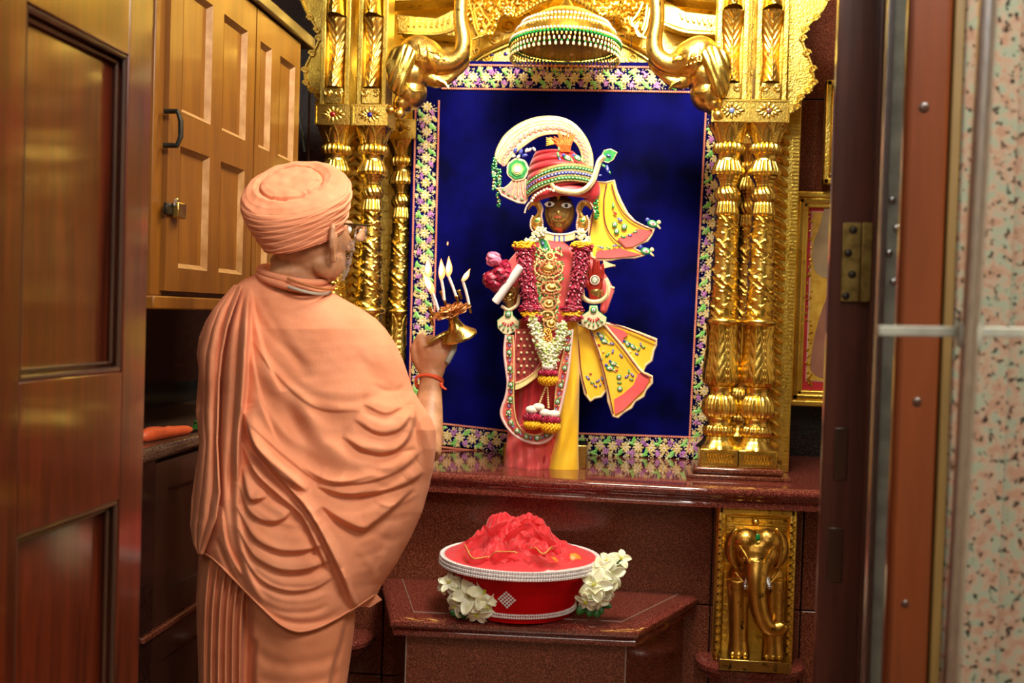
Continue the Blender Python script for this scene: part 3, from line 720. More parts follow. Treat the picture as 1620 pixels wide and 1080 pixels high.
border(pl(676, 160), pl(664, 716), Vector((1, 0, 0)))
border(pl(1137, 160), pl(1109, 716), Vector((-1, 0, 0)))
border(pl(700, 121), pl(1136, 127), Vector((0, 0, -1)))
border(pl(660, 684), pl(800, 700), Vector((0, 0, 1))); border(pl(800, 700), pl(1130, 712), Vector((0, 0, 1)))
for k, nm, m in (('g', 'gold_flower_embroidery', SEQ_GOLD), ('n', 'green_leaf_embroidery', SEQ_GREEN), ('p', 'purple_bead_embroidery', SEQ_PURP), ('w', 'white_sequin', SEQ_WHITE), ('c', 'coral_bead_edge', CORAL)):
    tag(em[k].build(nm, m, cur), kind='stuff')
# ------------------------------------------------------------------ left cupboard
XC = -1.05
def onX(px, py, X):
    d = _fw * F + _rt * (px - 810) + _up * (540 - py); return CAM + d * ((X - CAM.x) / d.x)
y0c = onX(247, 300, XC).y; y1c = onX(464, 300, XC).y; ZT = onX(418, 24, XC).z; zc0 = onX(300, 470, XC).z
cup = thing('wall_cupboard', (XC-0.2, (y0c+y1c)/2, zc0), 'ochre varnished wooden wall cupboard with panelled doors above the counter', 'cupboard')
MB().box((XC-0.45, y0c-0.02, zc0), (XC-0.022, y1c, ZT+.03)).build('carcass', OCHRE_WOOD, cup, bevel=0.003)
MB().box((XC-0.45, y0c-0.025, zc0-0.03), (XC+0.012, y1c, zc0)).build('bottom_board', OCHRE_WOOD, cup, bevel=0.004)
MB().box((XC-0.022, y0c-0.02, zc0), (XC, y0c+0.045, ZT)).build('side_stile', OCHRE_WOOD, cup, bevel=0.003)
MB().box((XC-0.1, y0c, ZT), (XC+0.03, y1c+.1, ZT+.035)).build('cornice', DOOR_MOULD, cup, bevel=0.006)
def pdoor(ya, yb, cols, rows, lab=None, hand=False):
    """panel door in the plane X = XC; cols, rows: list of (lo, hi) panel openings"""
    z0_, z1_ = zc0+0.012, ZT-.005
    fr = MB(); ys_ = sorted({ya, yb} | {v for c in cols for v in c}); zs_ = sorted({z0_, z1_} | {v for r in rows for v in r})
    d = None
    for i in range(len(ys_)-1):
        for j in range(len(zs_)-1):
            cy, cz_ = (ys_[i]+ys_[i+1])/2, (zs_[j]+zs_[j+1])/2
            if any(a < cy < b for a, b in cols) and any(a < cz_ < b for a, b in rows): continue
            fr.box((XC-0.02, ys_[i], zs_[j]), (XC+0.012, ys_[i+1], zs_[j+1]))
    d = fr.build('door', OCHRE_WOOD, cup, smooth=0)
    for (a, b) in cols:
        for (c, e) in rows:
            MB().box((XC-0.018, a, c), (XC-0.001, b, e)).build('panel', OCHRE_WOOD, d)
            m = 0.012; X1, X0 = XC+0.0125, XC-0.0015
            bb = MB()
            O = [(X1, a, c), (X1, b, c), (X1, b, e), (X1, a, e)]; I = [(X0, a+m, c+m), (X0, b-m, c+m), (X0, b-m, e-m), (X0, a+m, e-m)]
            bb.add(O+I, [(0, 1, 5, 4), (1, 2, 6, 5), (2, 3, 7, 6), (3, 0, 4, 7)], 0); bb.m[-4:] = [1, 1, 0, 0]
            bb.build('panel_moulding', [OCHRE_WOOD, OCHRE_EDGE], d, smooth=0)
    return d
yy = lambda px, py=300: onX(px, py, XC).y
zz = lambda px, py: onX(px, py, XC).z
r_lo = (zz(315, 428), zz(318, 246)); r_hi = (zz(322, 196), zz(326, 6))
d1 = pdoor(yy(256), yy(392), [(yy(276), yy(323)), (yy(341), yy(379))], [r_lo, r_hi])
d2 = pdoor(yy(394), yy(464), [(yy(400), yy(418)), (yy(432), yy(456))], [r_lo, r_hi])
# handle and latch
h = MB(); ha, hb = onX(274, 176, XC+0.03), onX(273, 230, XC+0.03)
h.tube([Vector((XC+0.01, ha.y, ha.z)), ha+Vector((0.01, 0, 0)), ha+Vector((0.016, 0.005, -0.02)), hb+Vector((0.016, 0.005, 0.02)), hb+Vector((0.01, 0, 0)), Vector((XC+0.01, hb.y, hb.z))], 0.006, 8)
h.build('handle', IRON, d1)
MB().cbox((XC+0.016, yy(256)+0.018, zz(256, 330)), (0.008, 0.07, 0.025)).build('hasp', IRON, d1, bevel=0.001)
pk = thing('padlock', (XC+0.03, yy(266), zz(266, 342)), 'small square brass padlock hanging on the cupboard hasp', 'padlock')
MB().cbox((XC+0.026, yy(267), zz(267, 333)), (0.016, 0.045, 0.036)).build('lock_body', BRASS, pk, bevel=0.003)
c = Vector((XC+0.026, yy(263), zz(263, 326)))
MB().tube([c+Vector((0, 0.013*math.cos(a), 0.016*math.sin(a))) for a in np.linspace(0, PI, 10)], 0.003, 6).build('shackle', STEEL, pk)
# cables
GREENC = mat('green_cable', sr(20, 95, 75), None, 0.5); GREYC = mat('grey_cable', sr(85, 88, 74), None, 0.5); REDC = mat('brown_cable', sr(80, 42, 30), None, 0.5)
def cable(pts, r, m, lab, Y=3.9):
    pa = smoothpath(pts, 40); o = MB().tube([P(p[0], p[1], Y) for p in pa], r, 6).build('cable', m); tag(o, lab, 'cable', 'cables beside the cupboard')
cable([(424, 24), (446, 42), (466, 66), (472, 92), (470, 112), (462, 132), (458, 150)], 0.0035, GREENC, 'green cable hanging over the corner of the cupboard', 3.85)
cable([(448, 55), (456, 84), (462, 118), (466, 160), (474, 195), (482, 240)], 0.0035, GREYC, 'thick grey cable hanging right of the cupboard doors', 3.9)
cable([(446, 60), (450, 96), (460, 130), (468, 175), (480, 215)], 0.0025, GREYC, 'thin grey cable hanging beside the thick one', 3.88)
cable([(490, 130), (489, 180), (488, 240), (489, 300)], 0.004, REDC, 'brown cable running straight down the dark wall', 3.95)
# recess under the cupboard, counter and cabinet
XK = -1.10
zk = onX(262, 700, XK).z
ct = thing('counter_cabinet', (XK-0.2, 3.1, 0), 'dark cabinet with granite counter under the wall cupboard', 'cabinet')
MB().box((-1.52, 2.3, zk-0.035), (XK+0.01, 4.25, zk)).build('counter_top', granite('brown_granite', sr(60, 42, 32), sr(96, 70, 54), sr(140, 108, 84), 0.15), ct, bevel=0.012)
MB().box((-1.50, 2.32, 0), (XK-0.03, 4.2, zk-0.035)).build('carcass', DARK_CAB, ct)
MB().box((XK-0.03, 2.32, 0), (XK-0.002, onX(246, 800, XK).y, zk-0.035)).build('stone_jamb', DARK_GRANITE, ct)
MB().box((XK-0.03, 2.5, onX(262, 993, XK).z), (XK+0.008, 4.2, onX(262, 984, XK).z)).build('stone_rail', RED_GRANITE, ct, bevel=0.003)
za, zb_ = onX(262, 982, XK).z, zk-0.045; zlow = onX(262, 996, XK).z
for (ya, yb) in ((onX(248, 800, XK).y, onX(248, 800, XK).y+0.52), (onX(248, 800, XK).y+0.53, 4.1)):
  for (z0_, z1_) in ((za, zb_), (0.03, zlow)):
    d = MB().box((XK-0.03, ya, z0_), (XK-0.012, yb, z1_)).build('door', DARK_CAB, ct, bevel=0.002)
    t_ = 0.07; bb = MB()
    bb.box((XK-0.012, ya, z0_), (XK-0.004, ya+t_, z1_)); bb.box((XK-0.012, yb-t_, z0_), (XK-0.004, yb, z1_)); bb.box((XK-0.012, ya+t_, z0_), (XK-0.004, yb-t_, z0_+t_)); bb.box((XK-0.012, ya+t_, z1_-t_), (XK-0.004, yb-t_, z1_))
    bb.build('door_frame', DARK_CAB, d)
struct('trim_1', MB().box((-1.52, 2.3, zk), (-1.50, 4.25, zk+0.07)), BLACK_GRANITE)
# carrot
cp = [onX(x, y, XK-0.02) for x, y in ((241, 684), (250, 683), (262, 681), (275, 679), (290, 676), (302, 672))]
cp[0].x -= 0.03
car = thing('carrot', onX(270, 690, XK-0.02), 'orange carrot lying on the granite counter behind the door', 'carrot')
CARR = mat('carrot_skin', sr(205, 78, 36), sr(225, 100, 56), 0.45, scale=60, stretch=(1, 6, 1), bmp=0.3)
c0, c1 = cp[0], cp[-1]; rr = [0.006, 0.016, 0.018, 0.0175, 0.0165, 0.015, 0.0155, 0.014, 0.0135, 0.013, 0.012, 0.006]
pth = [c0.lerp(c1, k/11) for k in range(12)]
for k, p in enumerate(pth): p.z = zk+rr[min(max(k, 1), 10)]-0.001
MB().tube(pth, rr, 14).build('root', CARR, car, smooth=80)
b = MB()
for k in range(7):
    e = pth[-1]; d = Vector((random.uniform(-.02, .02), 0.10, random.uniform(-0.006, .03))); b.tube([e, e+d*0.5, e+d], [0.003, 0.002, 0.001], 5)
    for j in range(5): b.ball(e+d*(0.4+0.14*j)+Vector((random.uniform(-.01, .01), 0, max(0, random.uniform(-.004, .012)))), (0.006, 0.01, 0.003), 6, 4)
b.build('leafy_top', LEAF, car)
# ------------------------------------------------------------------ open door leaf on the left
XD = -0.80
yd1 = onX(232, 490, XD).y; yd0 = 0.75
def dY(px, py=490): return onX(px, py, XD).y
def dZ(px, py): return onX(px, py, XD).z
ya, yb = dY(34), dY(196)
pa_hi = (dZ(190, 588), 2.13); pa_lo = (0.22, dZ(190, 790))
pa_hi = (pa_hi[0], dZ(205, 88))
top2 = pa_hi[1]+0.10
door = struct('door_1', MB().box((XD-0.045, yd0, 0.02), (XD-0.03, yd1, 2.75)), DOOR_WOOD)
rows_ = [pa_lo, pa_hi, (top2+0.02, 2.65)]
colsD = [(ya, yb)]
yp2 = ya - (yb-ya) - 0.11
colsD.append((yp2, ya-0.11))
ys_ = sorted({yd0, yd1} | {v for c in colsD for v in c}); zs_ = sorted({0.02, 2.75} | {v for r in rows_ for v in r})
def beam(n, y0_, y1_, z0_, z1_): MB().box((XD-0.03, y0_, z0_), (XD, y1_, z1_)).build(n, DOOR_WOOD, door, bevel=0.002)
beam('stile', yb, yd1, 0.02, 2.75); beam('stile', ya-0.11, ya, 0.02, 2.75); beam('stile', yd0, yp2, 0.02, 2.75)
for (a, b) in colsD:
    beam('rail', a, b, 0.02, pa_lo[0]); beam('rail', a, b, pa_lo[1], pa_hi[0]); beam('rail', a, b, pa_hi[1], top2+0.02); beam('rail', a, b, 2.65, 2.75)
    for (c, e) in rows_:
        MB().box((XD-0.03, a, c), (XD-0.022, b, e)).build('panel', DOOR_WOOD, door)
        bb = MB()
        for off, r_ in ((0.004, 0.0045), (0.014, 0.003)):
            X = XD-0.006 if off < 0.01 else XD-0.014
            bb.tube([(X, a+off, c+off), (X, b-off, c+off)], r_, 8); bb.tube([(X, b-off, c+off), (X, b-off, e-off)], r_, 8)
            bb.tube([(X, b-off, e-off), (X, a+off, e-off)], r_, 8); bb.tube([(X, a+off, e-off), (X, a+off, c+off)], r_, 8)
        bb.build('moulding', DOOR_MOULD, door)
# ------------------------------------------------------------------ right: door jamb, steel, posts, granite pillar
def bar(name, xl, xr, Y, dep, m, lab=None, cat=None, py=540, z0_=0, z1_=3.3, **k):
    a, b = P(xl, py, Y).x, P(xr, py, Y).x; o = MB().box((a, Y, z0_), (b, Y+dep, z1_)).build(name, m, None, **k)
    return o
jr = struct('trim_2', MB().box((P(1308, 540, 1.75).x, 1.75, 0), (P(1394, 540, 1.75).x, 1.77, 3.3)), POST_WOOD, bevel=0.003)
a, b = P(1372, 540, 1.745).x, P(1394, 540, 1.745).x
MB().box((a, 1.735, 0), (b, 1.75, 3.3)).build('rebate', POST_WOOD, jr, bevel=0.003)
mb = MB(); h0, h1 = P(1334, 352, 1.745), P(1376, 478, 1.745); mb.box((h0.x, 1.744, h1.z), (P(1362, 400, 1.745).x, 1.752, h0.z)); mb.box((P(1364, 400, 1.73).x, 1.733, h1.z), (P(1380, 400, 1.73).x, 1.737, h0.z))
mb.build('hinge_plate', mat('tarnished_brass', sr(120, 100, 52), sr(160, 140, 80), 0.4, 0.8, scale=60), jr, bevel=0.001)
for (x, y) in ((1350, 364), (1342, 400), (1348, 434), (1338, 468)): MB().ball(P(x, y, 1.744), (0.006, 0.003, 0.006), 10, 6).build('screw', IRON, jr)
for (x0_, y0_, x1_, y1_) in ((1321, 676, 1340, 760), (1311, 834, 1332, 922)):
    p, q = P(x0_, y0_, 1.747), P(x1_, y1_, 1.747)
    MB().box((p.x, 1.7475, q.z), (q.x, 1.752, p.z)).build('mortise_plug', DOOR_MOULD, jr, bevel=0.0015)
sp = thing('steel_channel', (P(1408, 540, 1.6).x, 1.6, 0), 'vertical steel channel with rivets between the wooden posts', 'channel')
a, b = P(1386, 540, 1.60).x, P(1424, 540, 1.60).x
MB().box((a, 1.60, 0), (b, 1.62, 3.3)).build('channel_web', STEEL_DULL, sp, bevel=0.002)
MB().box((a-0.003, 1.585, 0), (a+0.006, 1.60, 3.3)).build('channel_lip', STEEL, sp, bevel=0.001)
for (x, y) in ((1411, 316), (1419, 360), (1406, 400), (1414, 445)):
    MB().ball(P(x, y, 1.60), (0.006, 0.005, 0.006), 12, 8).build('rivet', STEEL, sp)
wp = struct('trim_3', MB().box((P(1419, 540, 1.48).x, 1.48, 0), (P(1490, 540, 1.48).x, 1.505, 3.3)), ORANGE_WOOD, bevel=0.008)
for (x, y, r) in ((1462, 170, 0.007), (1451, 636, 0.006), (1432, 955, 0.005)): MB().ball(P(x, y, 1.48), (r, 0.002, r), 12, 6).build('plug', DOOR_MOULD, wp)
struct('trim_4', MB().box((P(1491, 540, 1.48).x, 1.48, 0), (P(1507, 540, 1.48).x, 1.50, 3.3)), OLIVE_WOOD, bevel=0.002)
m, t, B = nt('pink_speckled_granite')
v1 = tex(t, 'vor', 70); n1 = tex(t, 'noise', 75, 5)
c_ = ramp(t, n1.outputs['Fac'], [(0.38, sr(136, 108, 90)), (0.5, sr(140, 124, 106)), (0.6, sr(122, 130, 112))])
mx = t.nodes.new('ShaderNodeMix'); mx.data_type = 'RGBA'; mx.blend_type = 'MULTIPLY'; mx.inputs[0].default_value = 0.95
n2 = tex(t, 'noise', 110, 4); k_ = ramp(t, n2.outputs['Fac'], [(0.36, (0.05, 0.05, 0.05)), (0.44, (1, 1, 1))])
t.links.new(c_, mx.inputs[6]); t.links.new(k_, mx.inputs[7]); t.links.new(mx.outputs[2], B.inputs['Base Color']); B.inputs['Roughness'].default_value = 0.2
gp = struct('wall_granite_pillar', MB().box((P(1508, 540, 1.50).x, 1.50, 0), (1.9, 1.72, 3.3)), m, bevel=0.004)
# fluted edge of the granite pillar
mb = MB()
for xl, xr, y in ((1520, 1562, 1.49), (1592, 1680, 1.487)):
    a, b = P(xl, 540, y).x, P(xr, 540, y).x
    mb.lathe([((b-a)/2, 0), ((b-a)/2, 3.3)], ((a+b)/2, y+0.02, 0), 24, sc=(1, 0.35))
mb.build('granite_moulding', m, gp)
gt = thing('steel_gate', (P(1533, 540, 1.15).x, 1.15, 0), 'stainless steel upright rod with a flat cross bar at the right edge', 'gate')
p0, p1 = P(1566, -40, 1.15), P(1502, 1120, 1.15)
MB().tube([p0+(p0-p1)*0.35, p0, p1, p1+(p1-p0)*0.6], 0.0085, 20).build('upright_rod', STEEL, gt, smooth=60)
p0, p1 = P(1388, 523, 1.17), P(1700, 527, 1.17)
mb = MB(); mb.cbox((p0+p1)/2, ((p1-p0).length, 0.012, 0.010), Matrix.Rotation(math.atan2(p1.z-p0.z, p1.x-p0.x)*-1, 3, 'Y')); mb.build('cross_bar', STEEL_DULL, gt, bevel=0.001)
MB().lathe([(0.0115, -0.012), (0.0125, -0.008), (0.0125, 0.008), (0.0115, 0.012)], P(1534, 530, 1.155), 20).build('collar', STEEL_DULL, gt)
# ------------------------------------------------------------------ framed print on the right wall
YF = 4.24
def frame(px0, py0, px1, py1, lab, art=True, Y=YF):
    p, q = P(px0, py0, Y), P(px1, py1, Y); xa, xb, zb2, za2 = p.x, q.x, p.z, P(px0, py1, Y).z
    r = thing('picture_frame', ((xa+xb)/2, Y, za2), lab, 'picture')
    W_ = 0.05
    for i, (wdt, dep, gm) in enumerate(((0, 0.026, GOLDR), (0.022, 0.02, GOLD), (0.036, 0.012, GOLDR))):
        a, b, c, e = xa+wdt, xb-wdt, za2+wdt, zb2-wdt; t_ = 0.022
        for lo, hi in (((a, c), (a+t_, e)), ((b-t_, c), (b, e)), ((a, c), (b, c+t_)), ((a, e-t_), (b, e))):
            MB().box((lo[0], Y-dep, lo[1]), (hi[0], Y+0.02, hi[1])).build('frame_moulding', gm, r, bevel=0.005)
    w2 = 0.055; MB().box((xa+w2-0.01, Y, za2+w2-0.01), (xb-w2+0.01, Y+0.01, zb2-w2+0.01)).build('red_mat', SILK_DRED, r)
    if art:
        w3 = 0.074
        MB().box((xa+w3-0.004, Y-0.002, za2+w3+0.016), (xb-w3+0.004, Y+0.001, zb2-w3+0.004)).build('white_slip', mat('pale_pink_card', sr(225, 185, 175), None, 0.7), r)
        MB().box((xa+w3, Y-0.004, za2+w3+0.02), (xb-w3, Y-0.001, zb2-w3)).build('print', mat('gold_print', sr(196, 150, 40), sr(222, 182, 70), 0.5, scale=30, bmp=0.6, bscale=60), r)
        FT = mat('grey_brown_ink', sr(150, 128, 96), sr(172, 152, 116), 0.6, scale=12)
        for (xc_, yc_, lab2) in ((1306, 395, 0), (1308, 545, 1)):
            b = MB(); pts = smoothpath([(1304, 330), (1296, 360), (1287, 385), (1286, 415), (1292, 432), (1310, 440), (1328, 430), (1330, 380), (1320, 335), (1304, 330)], 36) if not lab2 else smoothpath([(1308, 470), (1297, 500), (1287, 540), (1282, 575), (1284, 588), (1300, 598), (1322, 598), (1330, 560), (1326, 490), (1308, 470)], 36)
            b.prism(pp([tuple(p) for p in pts[:-1]], Y-0.0055), (0, 0.003, 0)); b.build('printed_shape', FT if not lab2 else mat('rosy_brown_ink', sr(140, 92, 72), sr(158, 108, 86), 0.6, scale=12), r)
        b = MB(); random.seed(5)
        for k in range(60):
            y = random.uniform(335, 612); x = 1275+random.uniform(0, 9); b.ball(P(x, y, Y-0.004), (0.006, 0.003, 0.004), 6, 4, Matrix.Rotation(random.uniform(0, 3), 3, 'Y'))
        tag(b.build('raised_flourish', GOLD, r), kind='stuff')
    return r
frame(1254, 303, 1400, 641, 'gold framed print with red mat on the granite wall behind the post')
frame(1306, 128, 1450, 292, 'upper gold frame mostly hidden behind the dark wooden post', False, 4.18)
# ------------------------------------------------------------------ lower elephant plaque on bracket shelf
def bracket_shelf(px0, px1, pyt, Yb, lab):
    zt_ = onplane((px0+px1)/2, pyt, 0).z
    a = P(px0, pyt, 3.40); b = P(px1, pyt, 3.40); z = a.z; xc = (a.x+b.x)/2; hw = (b.x-a.x)/2
    pts = [Vector((xc-hw*math.cos(t), 3.5-0.15*math.sin(t)**0.6, z)) for t in np.linspace(0, PI, 25)]
    mb = MB(); pr = [(-0.01, 0), (0, 0.002), (0.008, 0.01), (0.008, 0.022), (0.0, 0.03), (0.0, 0.036), (-0.012, 0.05)]
    n = len(pts); vv = []
    for o, dz in pr:
        for p in pts: d = (p-Vector((xc, 3.5, z))); d.z = 0; d.normalize(); vv.append((p.x+d.x*o, min(3.5, p.y+d.y*o), z-dz))
    mb.add(vv, [(r*n+i, r*n+i+1, (r+1)*n+i+1, (r+1)*n+i) for r in range(len(pr)-1) for i in range(n-1)]+[tuple(range(n)), tuple(range((len(pr)-1)*n, len(pr)*n))[::-1]])
    r = thing('bracket_shelf', (xc, 3.5, z-0.05), lab, 'shelf', 'rounded granite bracket shelves')
    mb.build('shelf_slab', RED_GRANITE_TOP, r, smooth=40); 
    return z, xc
zs1, xs1 = bracket_shelf(1106, 1274, 1046, 3.5, 'rounded red granite bracket shelf holding the gold elephant plaque')
bracket_shelf(500, 582, 1006, 3.5, 'rounded red granite bracket shelf beside the robe hem')
YE = 3.44; s = YE/1800; pe = lambda x, y, o=0: P(x, y, YE-o)
pq = thing('elephant_plaque', (xs1, YE, zs1), 'old gold plaque of a standing elephant seen from the front', 'elephant sculpture')
z0e = zs1
xa, xb = pe(1133, 900).x, pe(1259, 900).x; zt_ = pe(1195, 800).z
xa = pe(1130, 930).x; xb = pe(1256, 930).x
MB().box((xa, YE, z0e), (xb, YE+0.03, zt_)).build('back_plate', GOLDR, pq)
for lo, hi in (((xa, z0e), (xa+0.026, zt_)), ((xb-0.026, z0e), (xb, zt_)), ((xa, zt_-0.03), (xb, zt_))):
    MB().box((lo[0], YE-0.025, lo[1]), (hi[0], YE+0.001, hi[1])).build('plaque_frame', GOLDR, pq, bevel=0.01)
mb = MB(); z = z0e+0.03
while z < zt_-0.04:
    for e in (xa+0.013, xb-0.013): mb.cbox((e, YE-0.026, z), (0.018, 0.006, 0.005), Matrix.Rotation(0.7, 3, 'Y')); mb.cbox((e, YE-0.026, z+0.008), (0.018, 0.006, 0.005), Matrix.Rotation(-0.7, 3, 'Y'))
    for e in (xa+0.034, xb-0.034): mb.box((e-0.006, YE-0.004, z), (e+0.006, YE, z+0.016))
    z += 0.024
tag(mb.build('carved_pattern', GOLD, pq), kind='stuff')
mb = MB()
for k in range(2): mb.box((xa+0.028, YE-0.006, zt_-0.05-k*0.022), (xb-0.028, YE, zt_-0.036-k*0.022))
mb.build('step_moulding', GOLDR, pq, bevel=0.002)
MB().box((pe(1136, 1020, .05).x, YE-0.11, z0e), (pe(1248, 1020, .05).x, YE+0.02, z0e+0.032)).build('plinth', BRASS, pq, bevel=0.002)
zf = z0e+0.032
ee = lambda x, y, o: P(x, y, YE-o)
b = MB()
for cx, o in ((1168, 0.05), (1222, 0.06)):
    top = ee(cx, 915, o); bot = ee(cx+1, 1012, o); bot.z = zf-0.001
    b.tube([top, top.lerp(bot, .3), top.lerp(bot, .8), bot], [19*s, 16*s, 15*s, 18*s], 18)
b.ball(ee(1196, 915, 0.03), (46*s, 0.055, 44*s), 22, 16); b.ball(ee(1196, 880, 0.045), (40*s, 0.06, 36*s), 22, 16)
b.ball(ee(1181, 856, 0.085), (22*s, 0.04, 20*s), 18, 12); b.ball(ee(1214, 856, 0.085), (22*s, 0.04, 20*s), 18, 12)
b.ball(ee(1198, 875, 0.085), (33*s, 0.05, 28*s), 18, 12); b.ball(ee(1198, 905, 0.09), (22*s, 0.045, 26*s), 18, 12)
tp = smoothpath([(1198, 890, .11), (1196, 920, .13), (1199, 955, .135), (1206, 980, .13), (1220, 995, .125), (1236, 992, .125), (1240, 985, .125)], 30)
b.tube([ee(p[0], p[1], p[2]) for p in tp], [r*s for r in np.interp(np.linspace(0, 1, 31), [0, .3, .8, 1], [20, 14, 10.5, 9])], 16)
b.build('elephant_body', GOLDD, pq, remesh=0.0045, smit=5, smooth=180)
for e in (-1, 1):
    b = MB(); ex = 1197+e*37
    def ear2(u, v, e=e):
        a = PI*v; x = 1197+e*(30+u*19*math.sin(a)**0.5); y = 836+v*62; return ee(x, y, 0.075+0.02*math.sin(u*3))
    b.grid(ear2, 10, 20); b.build('ear', GOLDD, pq, smooth=180, solid=0.007)
    b = MB(); b.tube([ee(1198+e*14, 915, .13), ee(1198+e*19, 926, .14)], [0.012, 0.008], 10); b.ball(ee(1198+e*19, 928, .14), 0.008); b.build('tusk_stump', STEEL, pq)
    b = MB(); b.ball(ee(1198+e*21, 884, .118), (0.005, 0.007, 0.009), 10, 8); b.build('eye', GOLD, pq)
    b = MB(); pa = smoothpath([(1198+e*2, 918, .133), (1198+e*12, 890, .138), (1198+e*24, 868, .125), (1198+e*34, 862, .10)], 20); b.tube([ee(*p) for p in pa], 0.0035, 6); pa = smoothpath([(1198+e*34, 905, .09), (1198+e*20, 922, .12), (1198+e*8, 926, .13)], 14); b.tube([ee(*p) for p in pa], 0.0035, 6); b.build('harness_cord', GOLD, pq)
    b = MB()
    for k in range(3): b.ball(Vector((ee(1168 if e < 0 else 1222, 1012, .05).x+(k-1)*0.018, YE-0.088, zf+0.008)), (0.008, 0.006, 0.009), 8, 6)
    b.build('toenail', GOLD, pq)
MB().ball(ee(1199, 850, .128), (0.0075, 0.004, 0.011), 12, 8).build('green_stone', GLASSG, pq)
MB().ball(ee(1195, 825, .03), (0.012, 0.02, 0.012), 12, 8).build('top_rosette', GOLD, pq)
# ------------------------------------------------------------------ deity statue
YD = 3.70; s = YD/1800
D = lambda x, y, o=0.0: P(x, y, YD-o)
st = thing('deity_statue', (D(858, 740).x, 3.66, ZL), 'dressed bronze deity statue with red turban standing on the granite ledge', 'statue')
c4 = lambda x, y: (740+x/4.153, 160+y/4.153)      # crop coordinates used while measuring
c7 = lambda x, y: (740+x/2.842, 380+y/2.842)
def plate(name, m, pts, o, th=0.006, par=None, wav=0, piping=None, pr=0.003, curve=0.0, cx=None, smooth=30):
    """stiffened cloth piece; curve bends its far edge back"""
    mb = MB(); q = []
    for x, y in pts:
        oo = o - (curve*((x-(cx or pts[0][0]))/100.0)**2 if curve else 0)
        q.append(D(x, y, oo))
    mb.prism(q, (0, th, 0)); ob = mb.build(name, m, par or st, smooth=smooth)
    if piping:
        MB().tube([p+Vector((0, th*0.3, 0)) for p in q], pr, 8, closed=True).build('piping', piping, ob)
    return ob
def motif(mbs, x, y, o, kind, r=5, ang=0):
    """little embroidered motifs: petals and leaves"""
    if kind == 'flower':
        for k in range(6):
            a = ang+k*PI/3; mbs['w'].ball(D(x+r*.62*math.cos(a), y+r*.62*math.sin(a), o), (r*.36*s, 0.002, r*.26*s), 7, 4, Matrix.Rotation(a, 3, 'Y'))
        mbs['g'].ball(D(x, y, o+.001), (r*.42*s, .002, r*.42*s), 8, 4)
    elif kind == 'leaf':
        mbs['g'].ball(D(x, y, o), (r*s, .002, r*.42*s), 8, 4, Matrix.Rotation(ang, 3, 'Y'))
        mbs['w'].ball(D(x, y, o+.001), (r*.5*s, .0018, r*.15*s), 6, 4, Matrix.Rotation(ang, 3, 'Y'))
    elif kind == 'blue':
        mbs['b'].ball(D(x, y, o), (r*s, .002, r*.45*s), 8, 4, Matrix.Rotation(ang, 3, 'Y'))
        mbs['w'].ball(D(x, y, o+.001), (r*.4*s, .0018, r*.2*s), 6, 4, Matrix.Rotation(ang, 3, 'Y'))
    elif kind == 'bird':
        mbs['g'].ball(D(x, y, o), (r*s, .0025, r*.6*s), 9, 5, Matrix.Rotation(ang, 3, 'Y')); mbs['w'].ball(D(x, y, o+.001), (r*.7*s, .0025, r*.35*s), 8, 4, Matrix.Rotation(ang, 3, 'Y'))
        mbs['b'].ball(D(x-r*.9, y-r*.7, o), (r*.4*s, .002, r*.35*s), 7, 4); mbs['r'].ball(D(x+r*.1, y, o+.002), (r*.3*s, .002, r*.15*s), 6, 4)
        mbs['y'].ball(D(x+r*1.0, y+r*.5, o), (r*.6*s, .002, r*.2*s), 6, 4, Matrix.Rotation(ang+.5, 3, 'Y'))
    elif kind == 'ring':
        mbs['g'].ball(D(x, y, o), (r*s, .002, r*s), 12, 4); mbs['w'].ball(D(x, y, o+.001), (r*.6*s, .002, r*.6*s), 10, 4); mbs['b'].ball(D(x, y, o+.002), (r*.25*s, .002, r*.25*s), 8, 4)
    elif kind == 'gold': mbs['y'].ball(D(x, y, o), (r*s, .002, r*s), 8, 4)
    elif kind == 'red': mbs['r'].ball(D(x, y, o), (r*s, .002, r*.5*s), 8, 4, Matrix.Rotation(ang, 3, 'Y'))
def newm(): return {k: MB() for k in 'gbwyr'}
def flush(mbs, par, name='embroidery'):
    for k, m in (('g', EM_GREEN), ('b', EM_BLUE), ('w', WHITE), ('y', SEQ_GOLD), ('r', SILK_DRED)):
        if mbs[k].v: tag(mbs[k].build({'g': 'green_', 'b': 'blue_', 'w': 'white_', 'y': 'gold_', 'r': 'red_'}[k]+name, m, par), kind='stuff')
def linep(pts, n): return [tuple(p) for p in smoothpath(pts, n)]
def sew(par, name, m, pts, o, r=0.003, n=24): return MB().tube([D(x, y, o) for x, y in linep(pts, n)], r, 6).build(name, m, par)
def beads(par, name, m, pts, o, r, step, n=60):
    mb = MB(); pa = [D(x, y, o) for x, y in linep(pts, n)]; acc = 0; mb.ball(pa[0], r, 8, 6)
    for a, b in zip(pa, pa[1:]):
        L = (b-a).length
        while acc + L >= step: t_ = (step-acc)/L; a = a.lerp(b, t_); L = (b-a).length; acc = 0; mb.ball(a, r, 8, 6)
        acc += L
    return tag(mb.build(name, m, par), kind='stuff')
# metal foot block
a, b = D(797, 740).x, D(928, 740).x
MB().box((a, 3.66, ZL), (b, 3.80, ZL+0.075)).build('foot_block', BRASS, st, bevel=0.003)
